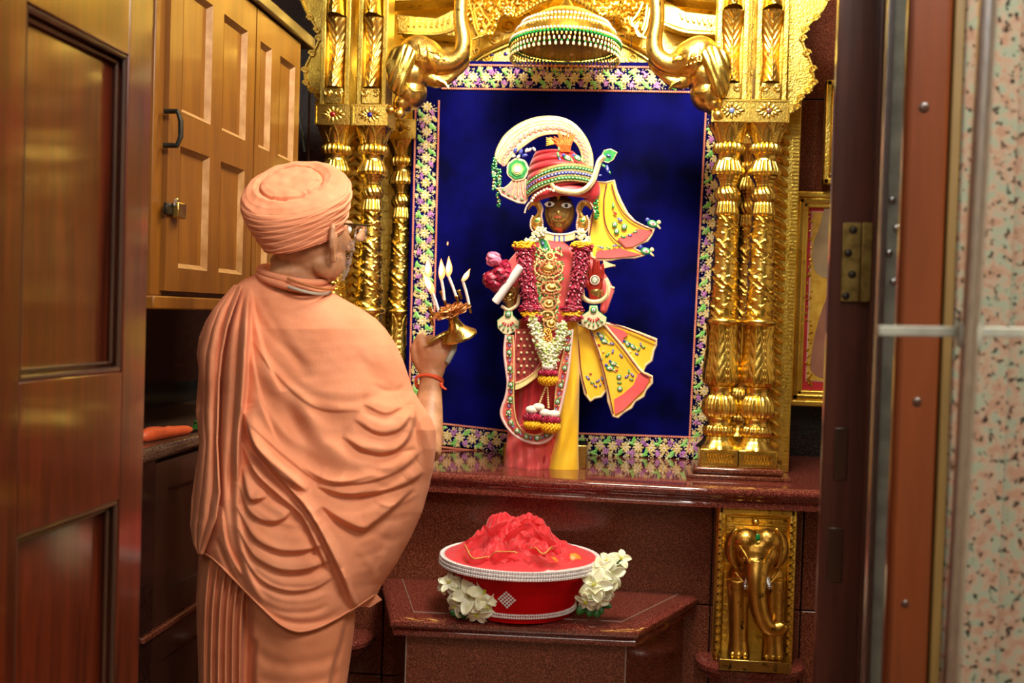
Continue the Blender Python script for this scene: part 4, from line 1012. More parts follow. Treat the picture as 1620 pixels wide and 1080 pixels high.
# body core: torso, neck, arms and legs in one surface
b = MB()
b.tube([D(862, 372), D(864, 400), D(866, 450), D(866, 500), D(862, 540)], [.028, .055, .066, .056, .062], 20, flat=.75)
b.tube([D(850, 530), D(846, 620), D(845, 715)], [.05, .04, .035], 14); b.tube([D(882, 530), D(882, 620), D(884, 715)], [.05, .04, .035], 14)
b.tube([D(832, 405), D(812, 445), D(806, 480, .03), D(803, 470, .08)], [.034, .028, .024, .02], 12)
b.tube([D(900, 405), D(935, 430), D(950, 470, .02), D(942, 470, .06), D(941, 455, .07)], [.034, .03, .026, .022, .02], 12)
b.build('figure', DEITY, st, remesh=0.007, smit=6, smooth=180)
# clothing: red bodice and sleeves
mb = MB()
def bod(u, v):
    a = u*2*PI; y = 378+v*165; rx = interp([(0, 20), (.12, 46), (.3, 44), (.6, 36), (.8, 36), (1, 42)], v); r = rx*s
    p = D(866, y); return (p.x+r*math.cos(a)*(1+.03*math.cos(9*a)), p.y+r*.72*math.sin(a), p.z)
mb.grid(bod, 60, 30, closed_u=True); mb.build('red_bodice', SILK_RED, st, smooth=180)
b = MB(); b.tube([D(898, 398, .01), D(938, 422, .01), D(962, 462, .02), D(955, 490, .04)], [.026, .026, .022, .012], 14); b.ball(D(955, 490, .04), .012); b.build('sleeve', SILK_RED, st)
b = MB(); b.tube([D(836, 398, .01), D(812, 425, .01), D(800, 470, .03)], [.03, .03, .026], 14); b.build('sleeve', SILK_RED, st)
# skirt: pleated red lower garment
def skirt(name, xl, xr, ytab, m, o0, dep, npl, wave=.004):
    mb = MB(); y0_, y1_ = ytab
    def fn(u, v):
        y = y0_+(y1_-y0_)*v; l = interp(xl, y); r = interp(xr, y); x = l+(r-l)*u
        return D(x, y, o0+dep*math.sin(PI*u)**.7+wave*math.sin(u*npl*2*PI+math.sin(v*5)*1.1)*(0.4+v)+.003*math.sin(v*14+u*9))
    mb.grid(fn, 90, 60); return mb.build(name, m, st, smooth=180, solid=0.004)
skirt('red_skirt', [(500, 822), (560, 818), (640, 812), (742, 799)], [(500, 905), (742, 880)], (505, 742), SILK_DRED, 0.03, 0.055, 6)
skirt('red_skirt_hem', [(660, 806), (700, 802), (742, 798)], [(660, 884), (742, 876)], (672, 743), SILK_RED, 0.045, 0.055, 5, .003)
skirt('yellow_sash', [(500, 900), (560, 893), (640, 884), (700, 876), (746, 862)], [(500, 914), (600, 916), (700, 914), (746, 915)], (500, 746), SILK_YEL, 0.055, 0.035, 1.5, .004)
# side brocade half skirt with tasselled edge
q = linep([c7(215, 400), c7(210, 500), c7(213, 640)], 6)+linep([c7(213, 640), c7(270, 615), c7(310, 575), c7(330, 540)], 10)+linep([c7(330, 540), c7(310, 470), c7(290, 400)], 6)
sk = plate('brocade_half_skirt', BROCADE, q, 0.105, .006, piping=PINK, pr=.0025)
ms = newm()
for i in range(7):
    for j in range(4):
        x, y = c7(228+j*26+(i % 2)*12, 415+i*30)
        if y < c7(0, 640-j*32)[1]: motif(ms, x, y, .108, 'gold', 2.2); ms['w'].ball(D(x, y, .110), (.0025, .002, .0025), 6, 4)
flush(ms, sk)
b = MB()
for k in range(17):
    t_ = k/16; x = 217+t_*108; y = 642-70*t_**1.4; X_, Y_ = c7(x, y); b.ball(D(X_, Y_, .108), .003, 6, 5); b.tube([D(X_, Y_, .107), D(X_, Y_+6, .107), D(X_, Y_+10, .107)], [.0015, .003, .0035], 6)
tag(b.build('tassel_fringe', SEQ_GOLD, sk), kind='stuff')
# U-shaped embroidered apron border
outer = linep([c7(172, 425), c7(165, 500), c7(172, 570), c7(180, 640), c7(172, 700), c7(150, 770), c7(165, 820), c7(205, 870), c7(260, 902), c7(320, 912), c7(365, 895), c7(388, 860), c7(408, 790), c7(430, 700), c7(450, 600), c7(463, 480), c7(470, 400)], 70)
inner = linep([c7(445, 400), c7(436, 480), c7(418, 560), c7(400, 640), c7(392, 720), c7(385, 800), c7(365, 850), c7(310, 875), c7(262, 865), c7(228, 830), c7(212, 780), c7(206, 700), c7(206, 600), c7(207, 500), c7(203, 425)], 70)
ap = plate('apron_border', mat('coral_brocade', sr(205, 80, 70), sr(228, 120, 100), 0.5, scale=60), outer+inner, 0.125, .005)
MB().tube([D(x, y, .125) for x, y in outer], .0045, 8).build('piping', mat('pale_pink_piping', sr(240, 205, 200), None, .6), ap)
MB().tube([D(x, y, .127) for x, y in inner], .002, 6).build('piping', SEQ_GOLD, ap)
ms = newm(); mid = [((a[0]+b[0])/2, (a[1]+b[1])/2) for a, b in zip(outer, inner[::-1])]
for k, (x, y) in enumerate(mid[1:-1]):
    if k % 4 == 0: motif(ms, x, y, .132, 'ring', 4.2)
    elif k % 4 == 2: motif(ms, x+random.uniform(-1, 1), y, .132, 'blue', 3.2, random.uniform(0, 3))
    elif k % 4 == 1: motif(ms, x+2, y, .132, 'leaf', 3.5, random.uniform(0, 3)); motif(ms, x-3, y-1, .132, 'gold', 1.4)
    else: motif(ms, x-2, y, .132, 'red', 2.5, random.uniform(0, 3)); motif(ms, x+3, y, .132, 'gold', 1.4)
flush(ms, ap)
# lower right fan cloth: three stiff tails
def cloth_piece(name, pts, m, o, mot, linings=[], par=None, **k):
    ob = plate(name, m, pts, o, .006, piping=SILK_CREAM, pr=.0042, **k)
    ms = newm()
    for (x, y, kd, r, a) in mot: X_, Y_ = x, y; motif(ms, X_, Y_, o+.002, kd, r, a)
    flush(ms, ob); return ob
L = lambda *a: [c7(*p) for p in a]
f1 = cloth_piece('yellow_tail', L((488, 372), (498, 480), (508, 600), (528, 690), (553, 722), (570, 708), (600, 702), (618, 678), (642, 664), (655, 640), (590, 500), (545, 400)), SILK_YEL, .055,
    [(*c7(540, 618), 'blue', 4.5, .8), (*c7(560, 640), 'leaf', 4, .2), (*c7(585, 632), 'blue', 4, -.6), (*c7(604, 622), 'blue', 4, 1.2), (*c7(574, 655), 'blue', 3.5, .5), (*c7(596, 650), 'blue', 3, 2), (*c7(552, 600), 'red', 2.5, 0), (*c7(610, 640), 'red', 2.5, 1)])
f2 = cloth_piece('yellow_tail', L((548, 395), (590, 500), (628, 668), (632, 720), (655, 790), (675, 795), (700, 772), (735, 752), (752, 722), (790, 700), (800, 672), (828, 640), (828, 612), (780, 590), (700, 480), (620, 385)), SILK_YEL, .068,
    [(*c7(560, 425), 'blue', 4, 1.2), (*c7(600, 430), 'bird', 6, .4), (*c7(615, 455), 'bird', 6, .2), (*c7(590, 470), 'red', 3, .3), (*c7(648, 465), 'blue', 4, .2), (*c7(628, 515), 'leaf', 5, -.8), (*c7(652, 500), 'blue', 4, 1.8), (*c7(655, 555), 'bird', 6, .2), (*c7(640, 575), 'bird', 7, .1), (*c7(600, 535), 'ring', 2.5, 0), (*c7(690, 520), 'blue', 4, .8), (*c7(680, 615), 'ring', 4.2, 0), (*c7(684, 668), 'ring', 4.5, 0), (*c7(682, 640), 'leaf', 4, .1), (*c7(725, 590), 'leaf', 4, 1.5), (*c7(740, 605), 'blue', 4, .8), (*c7(715, 612), 'blue', 4, -.6), (*c7(735, 625), 'leaf', 4, .3), (*c7(576, 430), 'gold', 2, 0), (*c7(668, 585), 'red', 3, 0), (*c7(610, 500), 'gold', 2, 0)])
plate('red_lining', SILK_RED, L((658, 715), (700, 690), (745, 650), (765, 600), (780, 595), (820, 622), (795, 668), (748, 715), (698, 765), (662, 782)), .0735, .005, par=f2)
f3 = cloth_piece('yellow_tail', L((618, 372), (700, 392), (780, 420), (848, 446), (846, 470), (835, 495), (826, 540), (800, 560), (790, 590), (740, 545), (680, 470), (610, 395)), SILK_YEL, .06,
    [(*c7(718, 465), 'bird', 6, 1.2), (*c7(742, 478), 'bird', 6, .8), (*c7(770, 490), 'leaf', 4, 2), (*c7(778, 468), 'blue', 3.5, 1.2), (*c7(760, 510), 'blue', 3.5, .4), (*c7(790, 480), 'leaf', 3.5, .3), (*c7(730, 500), 'gold', 2, 0)])
plate('red_lining', SILK_RED, L((618, 378), (700, 405), (720, 425), (700, 440), (695, 465), (660, 440), (615, 392)), .067, .004, par=f3)
for f_, pts, o in ((f1, [(490, 380), (500, 480), (512, 600), (535, 690)], .062), (f2, [(545, 395), (588, 500), (625, 640), (655, 780)], .076), (f2, [(612, 390), (690, 480), (770, 585), (825, 620)], .076), (f3, [(640, 372), (720, 400), (845, 455)], .068)):
    sew(f_, 'piping', MAROON, L(*pts), o, .0018)
# face
fx, fy, fo = 885.5, 338, .02
fc = D(fx, fy, fo)
def head(u, v):
    a = u*2*PI; t_ = PI*v; x = math.sin(t_)*math.cos(a); y = math.sin(t_)*math.sin(a); z = math.cos(t_)
    wx = .0505*(1-.16*max(0, -z)**1.6); k = Vector((x*wx, y*.055, z*.064))
    if y < 0:
        k.y -= .018*math.exp(-((k.x/.007)**2))*math.exp(-(((k.z+.004)/.016)**2))       # nose
        k.y -= .006*math.exp(-((abs(k.x)-.02)/.012)**2)*math.exp(-(((k.z+.014)/.015)**2)) # cheeks
        k.y -= .009*math.exp(-(k.x/.012)**2)*math.exp(-(((k.z+.048)/.010)**2))
        k.y += .005*math.exp(-((abs(k.x)-.024)/.012)**2)*math.exp(-(((k.z-.012)/.010)**2))
        k.y -= .005*math.exp(-(k.x/.012)**2)*math.exp(-(((k.z+.028)/.006)**2))
    return fc+k
hd = MB().grid(head, 96, 64, closed_u=True).build('face', DEITY, st, smooth=180)
for e, px, py in ((-1, 871.3, 325.5), (1, 897.3, 327.5)):
    c = D(px, py, fo); c.y = fc.y-.0515
    R_ = Matrix.Rotation(e*.30, 3, 'Z')
    mb = MB(); pts = []
    for k in range(24):
        t_ = k/24*2*PI; pts.append(c+R_@Vector((.0185*math.cos(t_), -.001-.003*math.cos(t_)**2*0, .0095*math.sin(t_)*abs(math.sin(t_))**.25*(1-.0*e))))
    mb.prism(pts, (0, .008, 0)); mb.build('eye_white', EYEW, hd)
    MB().tube(pts, .0011, 6, closed=True).build('eye_outline', BLACK, hd)
    MB().ball(c+Vector((.000, -.001, 0)), (.0062, .0025, .0066), 14, 8, R_).build('pupil', BLACK, hd)
    MB().tube([c+R_@Vector((.021*math.cos(t_), -.0015+.001*abs(math.cos(t_)), .0145+.006*math.sin(t_))) for t_ in np.linspace(.25, PI-.25, 12)], [.0005]+[.0015]*10+[.0005], 6).build('eyebrow', BLACK, hd)
c = D(884.5, 345.5, fo); c.y = fc.y-.0600
b = MB(); b.ball(c+Vector((0, 0, -.002)), (.0125, .004, .0028), 12, 7); b.ball(c+Vector((-.0045, 0, .002)), (.006, .0035, .0025), 10, 6); b.ball(c+Vector((.0045, 0, .002)), (.006, .0035, .0025), 10, 6); b.build('lips', LIP, hd)
c = D(885, 312, fo); c.y = fc.y-.05
b = MB(); b.tube([c+Vector((-.007, .005, .012)), c+Vector((-.004, -.002, -.002)), c+Vector((0, -.004, -.014)), c+Vector((.004, -.002, -.002)), c+Vector((.008, .005, .012))], .0022, 6); b.ball(c+Vector((0, -.003, 0)), (.0035, .002, .005), 8, 6); b.build('forehead_mark', mat('yellow_paint', sr(245, 205, 80), None, .4), hd)
# ears ornaments
for e in (-1, 1):
    X_ = lambda dx: fx+e*dx
    b = MB(); oo = .055
    body_ = (X_(36), 352)
    b.ball(D(*body_, oo), (.020, .010, .024), 14, 10); b.ball(D(X_(35), 366, oo), (.013, .008, .010), 12, 8)
    b.tube([D(x, y, oo) for x, y in linep([(X_(36), 345), (X_(31), 334), (X_(36), 323), (X_(44), 323), (X_(50), 332)], 16)], [.009]*12+[.006, .005, .004, .003, .002], 8)
    ear_ = b.build('ear_ornament', GOLDC, st)
    beads(ear_, 'pearl_edge', mat('pink_pearl', sr(240, 205, 180), None, .3), [(X_(27), 352), (X_(29), 340), (X_(27), 330), (X_(33), 319), (X_(44), 318), (X_(52), 326), (X_(56), 338)], oo+.008, .0034, .0066)
    beads(ear_, 'pearl_edge', mat('pink_pearl', sr(240, 205, 180), None, .3), [(X_(27), 352), (X_(28), 364), (X_(36), 370), (X_(45), 362), (X_(46), 350), (X_(42), 340)], oo+.008, .0034, .0066)
    MB().ball(D(X_(36), 349, oo+.009), (.008, .004, .004), 8, 6).build('green_stone', GLASSG, ear_)
# turban
tb = thing_p = None
def turb(u, v):
    a = u*2*PI
    # tilted axis leaning left at the top
    cx = 889-12*v; cy = 300-62*v
    r = interp([(0, 47), (.2, 52), (.5, 47), (.75, 38), (.93, 30), (1, 8)], v)
    tilt = -.18*math.cos(a)
    x = cx+r*math.cos(a); y = cy+r*math.cos(a)*(-.28+.25*v)*0.6
    p = D(x, y, 0.0); q = .012*abs(math.sin(v*17+2*math.sin(a)))**.7*(v < .96)
    p.y += r*s*.85*math.sin(a) - .02 - q*(1 if math.sin(a) < 0 else -1)*1.0; return p
tu = MB().grid(turb, 90, 80, closed_u=True).build('turban', SILK_DRED, st, smooth=180)
# lower brim roll, left part up to the pearl row and right bulge
b = MB(); b.tube([D(x, y, o) for x, y, o in smoothpath([(843, 322, .03), (848, 312, .065), (866, 304, .09), (890, 300, .095), (915, 303, .09), (935, 308, .06), (942, 320, .03)], 30)], [.006+.0125*math.sin(PI*k/30)**.5 for k in range(31)], 14); b.build('brim_roll', SILK_DRED, tu, smooth=80)
b = MB(); b.tube([D(x, y, o) for x, y, o in smoothpath([(932, 290, .05), (936, 306, .055), (932, 328, .035)], 14)], [.024, .028, .03, .03, .03, .03, .028, .028, .026, .024, .022, .02, .016, .012, .006], 14); b.build('hanging_fold', SILK_DRED, tu, smooth=80)
beads(tu, 'pearl_string', PEARL, [(841, 318), (846, 310), (855, 304), (866, 299), (876, 302)], .132, .0048, .0105)
# banded embroidered girdle of the turban: five rows of leaf beads following the curve
rowsb = [('y', -1), ('g', 3), ('y', 7), ('b', 11), ('y', 15), ('g', 19), ('y', 23)]
bm = newm()
bandm = MB()
def bandpt(t_, dy, lift=0):
    x, y = smoothcurve[int(t_*(len(smoothcurve)-1))]; o = .118-.07*((t_-.55)/.55)**2
    return D(x, y+dy, o+lift)
smoothcurve = [tuple(p) for p in smoothpath([(834, 288), (846, 278), (862, 270), (882, 264), (902, 262), (922, 264), (938, 268)], 200)]
bandm.grid(lambda u, v: bandpt(u, v*29-4, .004*math.sin(v*PI)), 60, 8); bd = bandm.build('turban_band', mat('olive_brocade', sr(120, 110, 60), sr(170, 150, 90), .5, scale=150), tu, smooth=180, solid=.004)
for kx, (k, dy) in enumerate(rowsb):
    n_ = 22 if k != 'y' else 60
    for i in range(n_):
        t_ = (i+.5)/n_; c = bandpt(t_, dy, .006)
        if k == 'y': bm['y'].ball(c, (.0016, .0016, .0016), 5, 4)
        else:
            bm[k].ball(c, (.0072, .0035, .0046), 8, 5, Matrix.Rotation(-.5 if dy < 10 else .5, 3, 'Y')); bm['w'].ball(c+Vector((0, -.003, 0)), (.0026, .0012, .0014), 5, 4)
flush(bm, bd)
# crest arc
arc_o = linep([(791, 258), (784, 248), (788, 232), (800, 213), (822, 196), (850, 186), (880, 185), (905, 194), (924, 214), (935, 238), (938, 262)], 50)
arc_i = linep([(921, 262), (921, 246), (916, 232), (908, 222), (894, 213), (872, 211), (850, 216), (826, 232), (808, 248), (800, 260)], 50)
cr = plate('crest_arc', SILK_CREAM, arc_o+arc_i, .02, .008, piping=SEQ_GOLD, pr=.003)
mid1 = [((a[0]*.38+b[0]*.62), (a[1]*.38+b[1]*.62)) for a, b in zip(arc_o, arc_i[::-1])]
b = MB(); b2 = MB()
for k, (x, y) in enumerate(mid1):
    if k % 2 == 0: b.ball(D(x, y, .023), (.0085, .002, .0085), 4, 3, Matrix.Rotation(.4, 3, 'Y'))
    else: b2.ball(D(x, y, .025), (.0035, .002, .0035), 4, 3)
b.build('pink_lozenge_band', PINK, cr, smooth=0); b2.build('gold_lozenge', SEQ_GOLD, cr, smooth=0)
for f_ in (.2, .36, .9): beads(cr, 'stitched_line', SEQ_GOLD, [((a[0]*(1-f_)+b[0]*f_), (a[1]*(1-f_)+b[1]*f_)) for a, b in zip(arc_o, arc_i[::-1])][::5], .022, .0016, .005)
# rosette on the left and its tail
b = MB(); c = D(819, 268, .05)
def disc(c, r, m, name, o, par, n=28, scal=0):
    b = MB(); b.prism([c+Vector((r*(1+scal*abs(math.cos(7*k/n*PI)))*math.cos(k/n*2*PI), -o, r*(1+scal*abs(math.cos(7*k/n*PI)))*math.sin(k/n*2*PI))) for k in range(n)], (0, .006, 0)); return b.build(name, m, par)
ro = disc(c, 17*s, SILK_CREAM, 'rosette', 0, st, 40, .06)
disc(c, 14*s, EM_GREEN, 'green_petal_ring', .003, ro, 40, .1); disc(c, 9.5*s, SEQ_GREEN, 'light_ring', .006, ro, 32, .06); disc(c, 7.5*s, SEQ_GOLD, 'gold_ring', .009, ro); disc(c, 5*s, WHITE, 'white_centre', .012, ro)
tl = plate('rosette_tail', PINK, [(812, 284), (806, 292), (798, 298), (787, 297), (794, 308), (806, 314), (820, 320), (830, 321), (834, 316), (832, 302), (832, 284)], .045, .006, piping=SILK_CREAM, pr=.0035)
ms = newm()
for x, y in ((797, 301), (805, 307), (815, 312), (826, 315)): motif(ms, x, y, .05, 'leaf', 3.8, .5)
flush(ms, tl)
for x in (816, 821, 826): sew(tl, 'gold_line', SEQ_GOLD, [(x, 287), (x-2+(x-819)*.4, 300), (x-4+(x-818)*.9, 309)], .049, .0015, 10)
b = MB(); b2 = MB()
for (x, y, r) in ((815, 238, 5), (824, 240, 5), (830, 246, 5), (820, 248, 4), (833, 238, 4), (812, 247, 4), (838, 237, 4), (845, 236, 4)): (b if r == 5 else b2).ball(D(x, y, .05), (r*s, .006, r*.6*s), 8, 5, Matrix.Rotation(x*.7, 3, 'Y'))
b.build('blue_leaf_sprig', EM_BLUE, ro); b2.build('white_leaf_sprig', SEQ_WHITE, ro)
# white swan-neck ribbon ending in a peacock eye
rb = smoothpath([(872, 291), (880, 299), (897, 303), (914, 304), (928, 298), (938, 286), (943, 272), (948, 256), (956, 247)], 40)
b = MB(); b.tube([D(x, y, .128-.05*k/40) for k, (x, y) in enumerate(rb)], [(4.6 if k > 3 else 3)*s for k in range(41)], 12, flat=.6); rib = b.build('swan_neck_ribbon', SILK_CREAM, st)
MB().tube([D(x, y, .137-.05*k/40) for k, (x, y) in enumerate(rb)], .0016, 6).build('stitched_line', SEQ_GOLD, rib)
ey = plate('peacock_eye', EM_GREEN, [(952, 246), (956, 238), (966, 236), (976, 241), (970, 252), (962, 257), (953, 254)], .078, .006, piping=SEQ_GOLD, pr=.002)
ms = newm(); motif(ms, 963, 246, .082, 'blue', 4, .3); motif(ms, 961, 267, .076, 'blue', 6, 1.3); motif(ms, 955, 262, .074, 'leaf', 5, .5); motif(ms, 949, 277, .08, 'blue', 3.5, 0); motif(ms, 964, 272, .07, 'leaf', 4, .9); flush(ms, ey)
# orange plume and little birds
b = MB(); random.seed(4)
for k in range(46):
    a = random.uniform(-.75, .45); x0_, y0_ = 893+random.uniform(-5, 8), 240; L_ = random.uniform(18, 33)
    b.tube([D(x0_, y0_, .08), D(x0_+L_*.5*math.sin(a), y0_-L_*.55, .085), D(x0_+L_*math.sin(a)*1.1, y0_-L_*math.cos(a), .08)], [.004, .005, .0012], 5)
b.build('orange_plume', ORANGE_F, st)
b = MB()
for k in range(5): b.tube([D(882, 226, .08), D(872, 220+k*2, .08), D(864, 218+k*3, .08)], [.003, .0025, .001], 5)
b.build('yellow_tuft', SILK_YEL, st)
ms = newm()
for x, y in ((898, 250), (914, 250)): motif(ms, x, y, .098, 'bird', 7, .5)
motif(ms, 883, 245, .1, 'leaf', 5, 1.2); motif(ms, 886, 252, .1, 'blue', 4, .8); motif(ms, 884, 236, .1, 'leaf', 4, 1.4); motif(ms, 925, 254, .09, 'leaf', 4, .8)
flush(ms, tu, 'bird_motif')
# green bead tassels
def tassel(pts, Yo):
    b = MB(); b2 = MB()
    for k, (x, y) in enumerate(linep(pts, 13)):
        for j in range(3): (b if (k+j) % 4 else b2).ball(D(x+random.uniform(-3, 3), y+random.uniform(-2, 2), Yo+random.uniform(-.004, .004)), .0048, 7, 5)
    o = tag(b.build('green_bead_tassel', GLASSG, st), kind='stuff'); tag(b2.build('gold_bead', GOLD, o), kind='stuff')
tassel([(782, 252), (782, 270), (781, 298)], .025); tassel([(789, 270), (789, 295), (788, 325)], .025); tassel([(944, 306), (943, 325), (944, 344)], .06)
# yellow side cloth by the turban with red lining
K = lambda *a: [c4(*p) for p in a]
sc_pts = K((850, 528), (905, 536), (960, 522), (975, 590), (1005, 660), (1045, 735), (1095, 790), (1160, 825), (1225, 842), (1205, 880), (1180, 915), (1140, 930), (1090, 965), (1125, 985), (1160, 1010), (1100, 1025), (1020, 1025), (940, 1040), (850, 1040), (815, 1020), (800, 900), (795, 800), (840, 700))
sc_ = plate('yellow_side_cloth', SILK_YEL, sc_pts, .03, .006, piping=SILK_CREAM, pr=.0045)
plate('red_lining', SILK_RED, K((1110, 840), (1215, 848), (1175, 905), (1085, 955), (1040, 960), (985, 905), (1010, 890), (1060, 880)), .036, .004, par=sc_)
plate('red_lining', SILK_RED, K((845, 985), (930, 975), (1000, 965), (1075, 990), (1140, 1005), (1090, 1015), (940, 1030), (840, 1030)), .036, .004, par=sc_)
sew(sc_, 'piping', MAROON, K((912, 545), (895, 650), (900, 780), (940, 880), (1035, 968)), .038, .002); sew(sc_, 'piping', MAROON, K((945, 545), (985, 670), (1060, 770), (1210, 848)), .038, .002)
sew(sc_, 'piping', MAROON, K((855, 540), (830, 700), (800, 880)), .038, .002)
ms = newm()
for x, y, kd, r, a in ((955, 685, 'leaf', 5, 1.5), (968, 735, 'red', 4, .6), (1000, 778, 'blue', 5, .5), (965, 810, 'ring', 4.6, 0), (1028, 825, 'ring', 5, 0), (978, 855, 'ring', 4.6, 0), (1020, 890, 'leaf', 4.5, .3), (1065, 880, 'blue', 4, .2), (1100, 858, 'leaf', 4, -.3), (880, 962, 'blue', 4, .2), (925, 965, 'leaf', 4, .4), (965, 950, 'blue', 4, -.3), (1000, 950, 'leaf', 3.5, .2), (860, 955, 'leaf', 3, .3)): motif(ms, *c4(x, y), .037, kd, r, a)
for x, y, r, a in ((1215, 805, 9, .3), (1170, 985, 9, .2)): motif(ms, *c4(x, y), .036, 'bird', r, a); motif(ms, *c4(x+40, y-10), .036, 'gold', 3.4)
flush(ms, sc_)
# necklace and chest jewellery
b = MB(); b2 = MB(); b3 = MB()
for k in range(22):
    a = -.95+1.9*k/21; x = 886+27*math.sin(a); y = 362+10*math.cos(a); o = .058+.03*math.cos(a)
    (b2 if k % 3 == 1 and 5 < k < 16 else b).tube([D(x, y, o), D(x+1.5*math.sin(a), y+10, o+.004)], .0028, 6); b3.ball(D(x, y-1, o+.003), .0036, 7, 5)
nk = b.build('gold_collar_necklace', SEQ_GOLD, st); tag(nk, kind='stuff'); b2.build('blue_pendant_row', EM_BLUE, nk); b3.build('pearl_row', PEARL, nk)
mp = plate('leaf_brooch', EM_GREEN, [(852, 378), (858, 376), (865, 380), (870, 392), (871, 400), (862, 400), (855, 392)], .085, .006, piping=SEQ_GOLD, pr=.0025)
ms = newm(); motif(ms, 859, 385, .09, 'blue', 4, 1.1); motif(ms, 864, 394, .09, 'blue', 4, 1.1); flush(ms, mp)
random.seed(9)
b = MB(); b2 = MB(); b3 = MB(); b4 = MB()
for cx, cy, rx, ry, n_ in ((870, 405, 6, 6, 1), (868, 425, 22, 14, 3), (872, 455, 16, 10, 2), (868, 480, 12, 10, 2), (866, 500, 10, 8, 1), (872, 512, 12, 10, 2)):
    for ring in range(1, n_+1):
        f_ = ring/n_; N = int(10+14*f_)
        for k in range(N):
            a = 2*PI*k/N; x = cx+rx*f_*math.cos(a); y = cy+ry*f_*math.sin(a)
            (b if ring % 2 else b3).ball(D(x, y, .098-.02*(abs(x-866)/25)**2), (.0032, .003, .0045), 6, 4, Matrix.Rotation(a, 3, 'Y'))
    b2.ball(D(cx, cy, .094), (rx*s*.5, .008, ry*s*.5), 14, 9)
for k in range(620):
    y = random.uniform(392, 522); wdt = interp([(392, 20), (430, 25), (470, 17), (520, 13)], y); x = 868+random.uniform(-wdt, wdt)
    (b if k % 3 else b4).ball(D(x, y, .090-.02*(abs(x-866)/25)**2), (random.uniform(.002, .005), .003, random.uniform(.002, .005)), 6, 4, Matrix.Rotation(random.uniform(0, 3), 3, 'Y'))
cb = tag(b.build('gold_chest_ornament', SEQ_GOLD, st), kind='stuff'); b2.build('gold_medallion', GOLDC, cb); tag(b3.build('small_ornament', mat('rosy_gold', sr(220, 150, 100), None, .4, .5), cb), kind='stuff'); tag(b4.build('green_stone', EM_GREEN, cb), kind='stuff')
mb = MB(); mb.prism([D(x, y, .1) for x, y in ((869, 412), (863, 428), (875, 428))], (0, .004, 0)); mb.build('triangular_pendant', SEQ_GOLD, cb)
b = MB()
for k in range(60): t_ = k/59; x = 866+8*math.sin(k*2.4)*(1-abs(t_-.5)); y = 520+26*t_; b.ball(D(x, y, .118), .0035, 6, 4)
b.build('lower_pendant', GOLDC, cb)
# raised palm on the right with bangle
def hand(par, m, wrist, palmc, fingers, thumb, pw, ph, o, fr, name='hand'):
    b = MB(); b.ball(D(*palmc, o), (pw*s, .013, ph*s), 18, 12); b.tube([D(*wrist, o), D(*palmc, o)], [pw*.62*s, pw*.8*s], 14, flat=.7)
    for f_ in fingers: n_ = len(f_); b.tube([D(*p) for p in f_], [fr*s*(1-.12*k) for k in range(n_)], 9); b.ball(D(*f_[-1]), fr*s*(1-.12*(n_-1)), 9, 7)
    b.tube([D(*p) for p in thumb], [fr*1.15*s, fr*1.05*s, fr*.9*s], 9); b.ball(D(*thumb[-1]), fr*.9*s, 9, 7)
    return b.build(name, m, par, remesh=.0028, smit=3, smooth=180)
hr = hand(st, REDSKIN, (941, 476), (940, 448), [[(933, 440, .075), (932, 426, .078), (932, 415, .08), ], [(939.5, 438, .075), (940, 424, .08), (940, 410, .082)], [(946, 439, .075), (947, 425, .08), (947, 412, .08)], [(952, 442, .072), (954, 430, .075), (954, 418, .077)]], [(929, 452, .07), (922, 442, .082), (919, 432, .088)], 14, 17, .066, 3.1)
MB().tube([D(941+7*math.cos(a), 443+7*math.sin(a), .083) for a in np.linspace(0, 2*PI, 22)[:-1]], .0016, 6, closed=True).build('white_palm_mark', WHITE, hr)
b = MB(); b.ball(D(941, 443, .081), (5*s, .003, 5*s), 14, 8); b.build('white_palm_disc', SEQ_WHITE, hr)
MB().tube([D(941+4*math.cos(a), 443+4*math.sin(a), .088) for a in np.linspace(0, 2*PI, 14)[:-1]], .001, 5, closed=True).build('green_palm_mark', EM_GREEN, hr)
b = MB(); b.tube([D(x, y, .085-.0*y) for x, y in linep([(921, 458), (923, 470), (934, 477), (950, 476), (961, 466), (962, 450), (958, 440)], 24)], 3.4*s, 10, flat=.6); bg = b.build('cuff_bangle', SILK_CREAM, st)
MB().tube([D(x, y, .093) for x, y in linep([(921, 458), (923, 470), (934, 477), (950, 476), (961, 466), (962, 450)], 20)], .0015, 6).build('stitched_line', SEQ_GOLD, bg)
def cuff(cx, cy, k, w_=20, o=.09):
    p = plate('fan_cuff', SILK_CREAM, [(cx-6, cy-14), (cx+6, cy-14), (cx+7, cy-6), (cx+w_, cy+4), (cx+w_-1, cy+14), (cx+8, cy+20), (cx, cy+24), (cx-8, cy+22), (cx-w_+1, cy+14), (cx-w_, cy+2), (cx-7, cy-6)], o, .007, piping=EM_GREEN, pr=.002)
    ms = newm(); motif(ms, cx, cy-8, o+.004, 'ring', 5.2)
    for j in range(5):
        a = (j-2)*.5; motif(ms, cx+15*math.sin(a), cy+3+13*math.cos(a), o+.004, 'leaf', 3.6, PI/2-a); motif(ms, cx+9*math.sin(a), cy+2+7*math.cos(a), o+.004, 'red', 3, PI/2-a)
    flush(ms, p)
cuff(939, 498, 0); cuff(804, 505, 1, 17)
